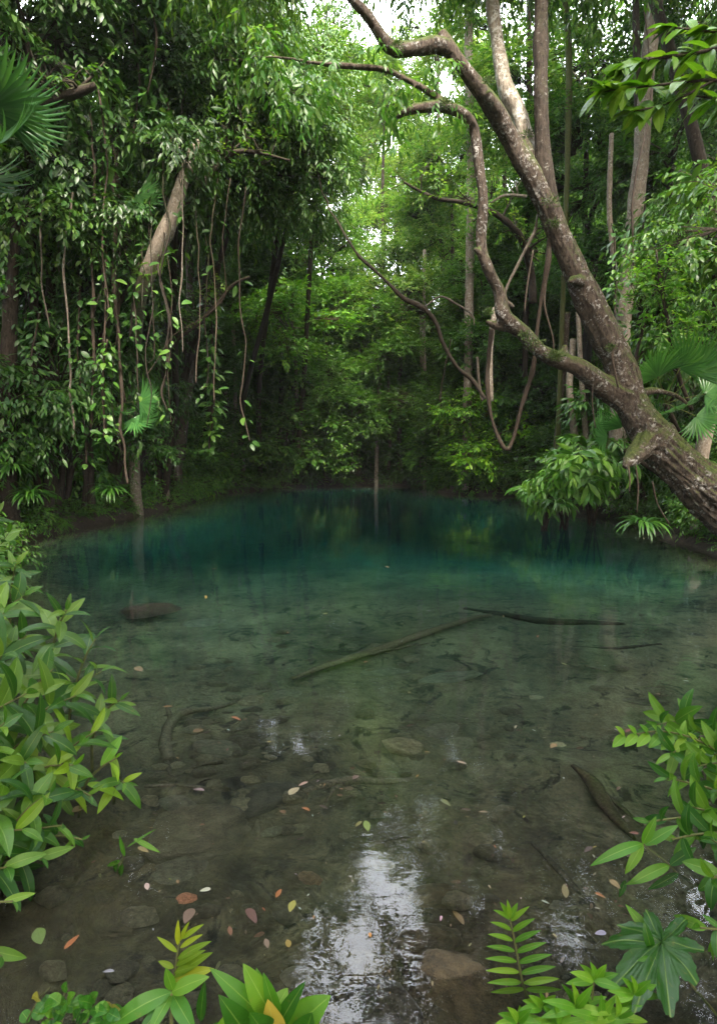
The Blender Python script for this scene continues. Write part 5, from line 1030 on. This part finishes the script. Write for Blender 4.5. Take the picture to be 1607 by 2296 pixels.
stone(495, 1680, 105, 'broad flat stone in the shallows', .6, .25, (.8, .85, .8)); stone(345, 1385, 110, 'dark boulder just under the water surface', .8, .5, (.25, .25, .24), top=-.03); stone(450, 1400, 90, 'pale flat stone under shaded water', .5, .3, (.9, 1, 1))
stone(440, 1865, 225, 'big sunken slab with rounded shoulders', .7, .24, (.62, .6, .5), k=4, rz=.3); stone(560, 1800, 170, 'dark stained slab next to the big sunken slab', .7, .22, (.45, .45, .42)); stone(390, 1960, 100, 'small hump of rock below the big sunken slab', .7, .35, (.8, .8, .75))
stone(405, 1810, 100, 'triangular rock behind the big sunken slab', .6, .4, (.7, .75, .7)); stone(1205, 1566, 32, 'small pale stone lying alone', .5, .5, (2.6, 2.6, 2.4)); stone(1252, 1672, 30, 'small whitish stone with a leaf against it', .6, .5, (3.5, 3.2, 2.8))
stone(885, 1642, 26, 'small dark stone above the flat round stone', .8, .7, (.4, .45, .45)); stone(970, 1790, 26, 'tiny pebble near the forked branch'); stone(850, 1510, 110, 'flat ledge stone near the long sunken log', .4, .2, (.9, 1, .95)); stone(1010, 1520, 150, 'wide flat ledge stone', .35, .18, (.8, .95, .9))
stone(960, 2120, 150, 'dark wet rock under the mirrored branches', .7, .55, (.45, .4, .3), top=-.04); stone(1045, 2235, 170, 'large rounded wet boulder at the bottom edge', .8, .8, (.5, .42, .28), top=-.012); stone(860, 2270, 150, 'black boulder mirrored with sky at the bottom edge', .8, .5, (.3, .3, .28), top=-.02); stone(975, 2015, 120, 'flat brown rock by the mirrored sky', .7, .3, (.6, .5, .35))
stone(1100, 2170, 90, 'small brown rock beside the fern-like shoot', .7, .5, (.5, .42, .3)); stone(695, 1975, 60, 'reddish angular stone', .7, .5, (1.0, .75, .6)); stone(605, 1870, 46, 'pale green pebble stone', .6, .4, (1.2, 1.25, 1.1)); stone(670, 1860, 60, 'light flat stone beside the dark slab', .6, .25, (1.3, 1.3, 1.1)); stone(1450, 1575, 90, 'long low stone at the shallow side', .35, .25, (.8, .8, .75))
stone(420, 2056, 36, 'pinkish smooth pebble', .7, .4, (3.2, 1.7, 1.4), top=-.01); stone(470, 1235 + 440, 60, 'small grey stone among others', .7, .4)
rs = random.Random(9)
for k in range(300):
    y = 1440 + (rs.random() ** .8) * 820; x = rs.uniform(280, 1500) if y < 2000 else rs.uniform(120, 1350)
    if rs.random() < .4: x, y = rs.gauss(520, 110), rs.gauss(1650, 110)
    elif rs.random() < .4: x, y = rs.gauss(900, 220), rs.gauss(1600, 90)
    w = rs.choice([14, 18, 24, 30, 40, 55]) * (.7 + (y - 1400) / 1500); g = rs.uniform(.5, 1.2)
    stone(x, min(y, 2280), w, rs.choice(['small silted stone', 'small dark stone', 'half buried stone']), rs.uniform(.5, .9), rs.uniform(.45, .85), (g, g * .97, g * .85), group='loose stones on the pool bed')

# ---------------------------------------------------------------- sunken wood
def sunk(pts, look, forks=(), mat='sunk', cat='log', name='sunken_branch', lift=.0, tint=(1, 1, 1)):
    def PP(a):
        q = under(a[0], a[1]); d = (onz(a[0], a[1]) - EYE).length; rr_ = a[2] / 2 / FPX * d; return Vector((q.x, q.y, q.z + rr_ * .5 + lift + (a[3] if len(a) > 3 else 0))), rr_
    b = PP(pts[0])[0]; mb = MB()
    for l in (pts, *forks): add_tube(mb, [(*(PP(a)[0] - b), PP(a)[1]) for a in l], 12, .05, .22, int(pts[0][0]))
    o = mb.build(name, M[mat]); o.location = b; o.color = (*tint, 1); m = pts[len(pts) // 2]; tag(o, look, cat, None, (m[0], m[1])); return o
sunk([(655, 1532, 16), (740, 1500, 24), (860, 1462, 28), (960, 1425, 27), (1050, 1395, 24), (1100, 1385, 14)], 'long straight sunken log slanting across the pool', [[(820, 1478, 12), (900, 1460, 10), (960, 1450, 4)]], name='sunken_log', lift=.08, tint=(1.0, 1.05, .95))
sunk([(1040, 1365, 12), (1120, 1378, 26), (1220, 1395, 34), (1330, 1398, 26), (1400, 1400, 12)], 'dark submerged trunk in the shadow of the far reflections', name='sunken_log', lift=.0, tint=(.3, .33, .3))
sunk([(640, 1795, 14), (700, 1772, 22), (780, 1752, 24), (850, 1755, 20), (920, 1752, 15), (975, 1750, 6)], 'forked sunken branch on the sandy bed', [[(800, 1752, 14), (750, 1768, 10), (730, 1800, 5)], [(850, 1755, 12), (890, 1745, 8), (950, 1738, 3)]])
sunk([(378, 1710, 30), (372, 1660, 26), (385, 1620, 24), (420, 1598, 26), (480, 1590, 16), (560, 1565, 14), (610, 1545, 8)], 'bent sunken root beside the leafy shrub', [[(385, 1625, 16), (380, 1600, 12), (372, 1580, 6)]], tint=(1.2, 1.2, 1.1))
sunk([(325, 1765, 12), (400, 1762, 11), (470, 1770, 9), (530, 1778, 4)], 'thin straight sunken stick near the shrub')
sunk([(500, 1710, 12), (440, 1720, 16), (390, 1745, 10), (370, 1700, 12)], 'short crooked sunken root', tint=(.7, .7, .65))
sunk([(1283, 1735, 14, .06), (1320, 1765, 30, .04), (1350, 1810, 30, .02), (1385, 1850, 26, 0), (1420, 1890, 10, 0)], 'split driftwood half out of the shallow water', [[(1325, 1775, 16, .04), (1375, 1810, 14, .02), (1440, 1860, 6, 0)]], mat='liana', name='driftwood', lift=.03, tint=(.6, .55, .5))
sunk([(1310, 1500, 10), (1335, 1507, 12), (1362, 1514, 7)], 'short floating stub of wood over the shallows', lift=.06)
sunk([(480, 2020, 6), (520, 2040, 10), (545, 2062, 8)], 'short twig above the yellow-tipped shoot')
sunk([(1130, 1470, 4), (1160, 1480, 5), (1190, 1492, 3)], 'thin sunken twig beside the long log')
sunk([(700, 1620, 5), (730, 1650, 6), (735, 1690, 4)], 'curved sunken vine on the bed')
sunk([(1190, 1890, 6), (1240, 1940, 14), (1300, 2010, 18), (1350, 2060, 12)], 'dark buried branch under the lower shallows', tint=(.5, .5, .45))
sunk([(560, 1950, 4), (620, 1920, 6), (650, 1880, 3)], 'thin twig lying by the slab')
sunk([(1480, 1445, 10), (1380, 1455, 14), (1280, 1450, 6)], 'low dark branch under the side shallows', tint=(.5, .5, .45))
rs = random.Random(12)
for k in range(26):
    x, y = rs.uniform(320, 1450), 1480 + rs.random() * 650; a = rs.uniform(-.5, .5); L = rs.uniform(25, 80); wv = rs.uniform(3, 6)
    sunk([(x, y, wv), (x + L * .5 * math.cos(a), y + L * .3 * math.sin(a) + rs.uniform(-6, 6), wv), (x + L * math.cos(a), y + L * .6 * math.sin(a), wv * .4)], 'small sunken twig', tint=(.6,) * 3)

# ---------------------------------------------------------------- fallen leaves, floating and sunken
def fl_mesh(seed):
    r = np.random.default_rng(seed); mb = MB(); mb.addt(blades([(-.5, 0, 0)], [(1, 0, .0)], [(0, 0, 1)], 1.0, [.32, .45, .38, .62, .28, .5][seed], [.15, .3, .1, .25, .4, .2][seed], 10, 4, .12 + .06 * (seed % 3), [.8, .7, .9, .75, .85, 1.0][seed], .02)); return mb.mesh('fallen_leaf', [M['litter']])
FL = [fl_mesh(s) for s in range(6)]
COLS = {'orange': (.50, .24, .04), 'yellow': (.6, .42, .05), 'pale': (.62, .52, .36), 'white': (.75, .72, .62), 'pink': (.30, .19, .11), 'brown': (.14, .06, .025), 'rust': (.27, .12, .04), 'green': (.25, .36, .05), 'olive': (.28, .24, .08), 'tan': (.40, .28, .12)}
def fleaf(x, y, wpx, c, look, k=None, sunkd=False, group=None, rz=None):
    rd = random.Random(int(x * 13 + y * 3)); d = (onz(x, y) - EYE).length; s = wpx / FPX * d * .8
    if sunkd: q = under(x, y); q.z += .012
    else: q = onz(x, y); q.z = .004 + .06 * s
    o = link('fallen_leaf', FL[rd.randrange(6) if k is None else k]); o.location = q; o.scale = (s, s, s); o.rotation_euler = (rd.uniform(-.1, .1), rd.uniform(-.08, .08), rd.uniform(0, 6.28) if rz is None else rz); o.color = (*[v * .45 * rd.uniform(.7, 1.2) for v in COLS[c]], 1)
    tag(o, look, 'leaf', group, (x, y)); return o
for (x, y, w_, c, look) in [(1027, 2058, 52, 'rust', 'long rust-red leaf with a pale stalk'), (1266, 2000, 46, 'olive', 'broad oval tan leaf'), (423, 2056, 40, 'pink', 'pink-brown oval leaf'), (460, 1998, 26, 'white', 'white leaf standing out on dark water'), (685, 1815, 32, 'orange', 'curled orange-red leaf'), (633, 1822, 24, 'rust', 'small rust leaf'), (726, 1812, 26, 'brown', 'dark brown leaf'),
    (660, 1775, 44, 'pale', 'long pale curled leaf'), (680, 1760, 26, 'pale', 'short pale curled leaf'), (797, 1745, 28, 'pink', 'upright pinkish leaf'), (822, 1854, 34, 'green', 'light green round leaf'), (804, 1850, 26, 'green', 'bright green small leaf'), (999, 1802, 30, 'olive', 'squarish olive leaf'), (1082, 1822, 24, 'pale', 'pale round leaf'), (1044, 1818, 24, 'brown', 'dark round leaf'),
    (445, 1772, 40, 'pale', 'thin cream leaf over the stick'), (162, 2115, 40, 'orange', 'yellow-orange oval leaf'), (88, 2102, 52, 'green', 'long olive-green leaf'), (646, 2117, 28, 'yellow', 'golden teardrop leaf'), (655, 2034, 34, 'yellow', 'slim golden leaf'), (625, 2006, 30, 'orange', 'orange-tipped twig leaf'), (516, 2090, 28, 'rust', 'rust pointed leaf'),
    (598, 2118, 24, 'pink', 'thin pink petal'), (565, 2056, 46, 'brown', 'dark reddish-brown leaf'), (377, 1586, 26, 'orange', 'orange flower-like leaf'), (530, 1612, 32, 'orange', 'slim orange leaf'), (446, 1640, 30, 'rust', 'rust leaf between stones'), (312, 1502, 30, 'pink', 'pinkish curled leaf'), (603, 1665, 14, 'yellow', 'tiny yellow leaf'), (550, 1712, 18, 'brown', 'dark maroon leaf'),
    (868, 1272, 16, 'orange', 'orange leaf on the deep water'), (820, 1485, 18, 'orange', 'small orange leaf over the log'), (1205, 1428, 14, 'orange', 'orange speck of leaf near the dark trunk'), (1128, 1383, 14, 'yellow', 'yellow leaf by the log end'), (1263, 1490, 20, 'green', 'pale lime leaf'), (1035, 1712, 26, 'pale', 'cream leaf on grey silt'), (935, 1742, 16, 'yellow', 'yellow leaf near the branch tip'), (958, 1688, 16, 'yellow', 'yellow-green leaf under the flat stone'),
    (1155, 1632, 16, 'pale', 'cream and orange leaf'), (1240, 1674, 26, 'tan', 'tan leaf against the whitish stone'), (1407, 1640, 22, 'rust', 'rust leaf by the shore plant'), (1318, 1908, 30, 'brown', 'dark brown leaf below the driftwood'), (1345, 2010, 22, 'orange', 'orange leaf in the side shallows'), (1378, 1985, 26, 'tan', 'tan cornered leaf'), (1222, 2025, 18, 'pale', 'pale pink pebble-like leaf'), (1345, 2095, 24, 'white', 'white torn leaf'),
    (243, 2180, 30, 'white', 'grey-white torn leaf'), (330, 1990, 22, 'white', 'small silvery leaf'), (322, 1908, 34, 'tan', 'tan leaf at the shrub foot'), (180, 1815, 36, 'tan', 'yellow-brown leaf caught on the shrub'), (1420, 1870, 20, 'rust', 'rust leaf in the driftwood crook'), (1385, 1770, 18, 'rust', 'dark red leaf above the driftwood'), (1545, 1655, 20, 'pink', 'pink bud-like leaf'), (960, 1640 - 270, 14, 'pale', 'pale speck of leaf'), (462, 1340, 24, 'yellow', 'yellow leaf on shaded water'), (480, 1276, 14, 'orange', 'orange leaf on shaded water'), (728, 1377, 16, 'yellow', 'yellow leaf in the middle')]:
    fleaf(x, y, w_, c, look, rz=1.9 if w_ == 52 and c == 'rust' else None)
rs = random.Random(5)
for k in range(110):
    y = 1115 + rs.random() ** .75 * 1120; lo, hi = (90, 1560) if y > 1220 else (300, 1400); lo = 330 if y > 1400 else lo; hi = 1380 if y > 1850 else hi; x = rs.uniform(lo, hi); c = rs.choice(['orange', 'yellow', 'pale', 'yellow', 'white', 'tan', 'rust', 'tan'])
    if sd1(*onz(x, y).xy) > -.1: continue
    fleaf(x, y, rs.uniform(3.5, 8) if y < 1500 else rs.uniform(5, 13), c, f'tiny {c} floating leaf', group='tiny leaves floating on the pool')
for k in range(150):
    y = 1600 + rs.random() * 640; x = rs.uniform(330, 1400)
    if k % 5 < 3: dx_, dy_ = [(660, 1790), (340, 1930), (1010, 1830), (1340, 2040), (430, 1640), (580, 2050), (800, 1770)][k % 7]; x, y = rs.gauss(dx_, 55), min(2280, rs.gauss(dy_, 32)); c = rs.choice(['brown', 'brown', 'rust', 'tan', 'olive'])
    fleaf(x, y, rs.uniform(12, 30), c, f'sunken {c} leaf on the bed', sunkd=True, group='sunken leaves on the pool bed')

# ---------------------------------------------------------------- labels that single each thing out
MARKS = [((1400, 850), 'the leaning trunk'), ((1130, 950), 'the V-shaped vine loop'), ((948, 900), 'the white twin trunk'), ((345, 580), 'the pale leaning trunk'), ((265, 800), 'the bundled roots'), ((470, 880), 'the creeper trunk'),
    ((905, 1675), 'the flat round stone'), ((860, 1460), 'the long sunken log'), ((1340, 1800), 'the split driftwood'), ((80, 1600), 'the leafy shore shrub'), ((1540, 1700), 'the lobed shore plant'), ((1160, 2120), 'the fern-like shoot'),
    ((410, 2130), 'the yellow-tipped shoot'), ((650, 2220), 'the strap-leaved plant'), ((330, 1380), 'the surfacing boulder'), ((430, 1850), 'the big sunken slab'), ((810, 2050), 'the mirrored sky patch'), ((830, 1755), 'the forked sunken branch'),
    ((565, 1575), 'the rounded brown stone'), ((1310, 1060), 'the broad-leaved bank plant'), ((1060, 950), 'the bright shore bush'), ((800, 780), 'the umbrella-shaped tree'), ((60, 300), 'the dark fan palm'), ((1520, 880), 'the green fan palm'), ((850, 80), 'the sky gap'),
    ((1430, 400), 'the straight pale trunk'), ((1120, 1280), 'the far water'), ((640, 1300), 'the shaded water'), ((1160, 1980), 'the small sky glints'), ((1450, 2080), 'the great lobed leaf'), ((130, 2240), 'the small crinkled herb'), ((420, 1040), 'the slanting trunk foot')]
import re
def words(s): return len(re.findall(r"[A-Za-z0-9][A-Za-z0-9'-]*", s))
ORD = ['first', 'second', 'third', 'fourth', 'fifth', 'sixth', 'seventh', 'eighth', 'ninth', 'tenth', 'eleventh', 'twelfth']
def resolve():
    for o, px in THINGS:
        if words(o['label']) < 4: o['label'] += ' on the water' if o['category'] == 'leaf' else ' in the pool' if o['category'] in ('stone', 'log') else ' in the forest'
    by = {}
    for o, px in THINGS: by.setdefault(o['label'], []).append((o, px))
    for lab, lst in by.items():
        if len(lst) < 2: continue
        sub = {}
        for o, px in lst:
            px = px or (800, 1200); m = min(MARKS, key=lambda m: (m[0][0] - px[0]) ** 2 + ((m[0][1] - px[1]) * 1.1) ** 2); dx, dy = px[0] - m[0][0], px[1] - m[0][1]; d = math.hypot(dx, dy)
            near = 'close ' if d < 60 else ('far ' if d > 230 else '')
            rel = ('beyond' if px[1] > 1150 else 'above') if dy < -abs(dx) * .6 else ('in front of' if px[1] > 1150 else 'below') if dy > abs(dx) * .6 else ('just beside' if d < 90 else 'beside')
            sub.setdefault((rel if near == '' or rel.endswith('beside') else near + rel, m[1]), []).append((o, px))
        for (rel, mk), g in sub.items():
            g.sort(key=lambda a: a[1][0])
            for k, (o, px) in enumerate(g):
                t = f'{lab} {rel} {mk}'
                if len(g) > 1:
                    nth = ORD[k] if k < 12 else f'{k + 1}th'
                    for suf in (f', {nth} of {len(g)} across', f', the {nth} across', f', {nth} across', f', {nth}'):
                        if words(t + suf) <= 16: break
                    t += suf
                o['label'] = t
resolve()
# air: one closed box of thin haze round the whole place
if HAZE > 0:
    mb = MB(); x0, x1, y0, y1, z0, z1 = -420, 420, -420, 420, -12, 60
    zt = float(GZ.max()) + 30
    mb.add([(x, y, z) for z in (z0, zt) for y in (y0, y1) for x in (x0, x1)], [(0, 2, 3, 1), (4, 5, 7, 6), (0, 1, 5, 4), (2, 6, 7, 3), (0, 4, 6, 2), (1, 3, 7, 5)])
    t = NT('thin bright haze'); v = t.n('ShaderNodeVolumePrincipled'); v.inputs['Color'].default_value = (.85, .92, .95, 1); v.inputs['Density'].default_value = HAZE; t.l(v.outputs[0], t.out.inputs[1])
    o = mb.build('haze', t.m, smooth=False); o['kind'] = 'stuff'
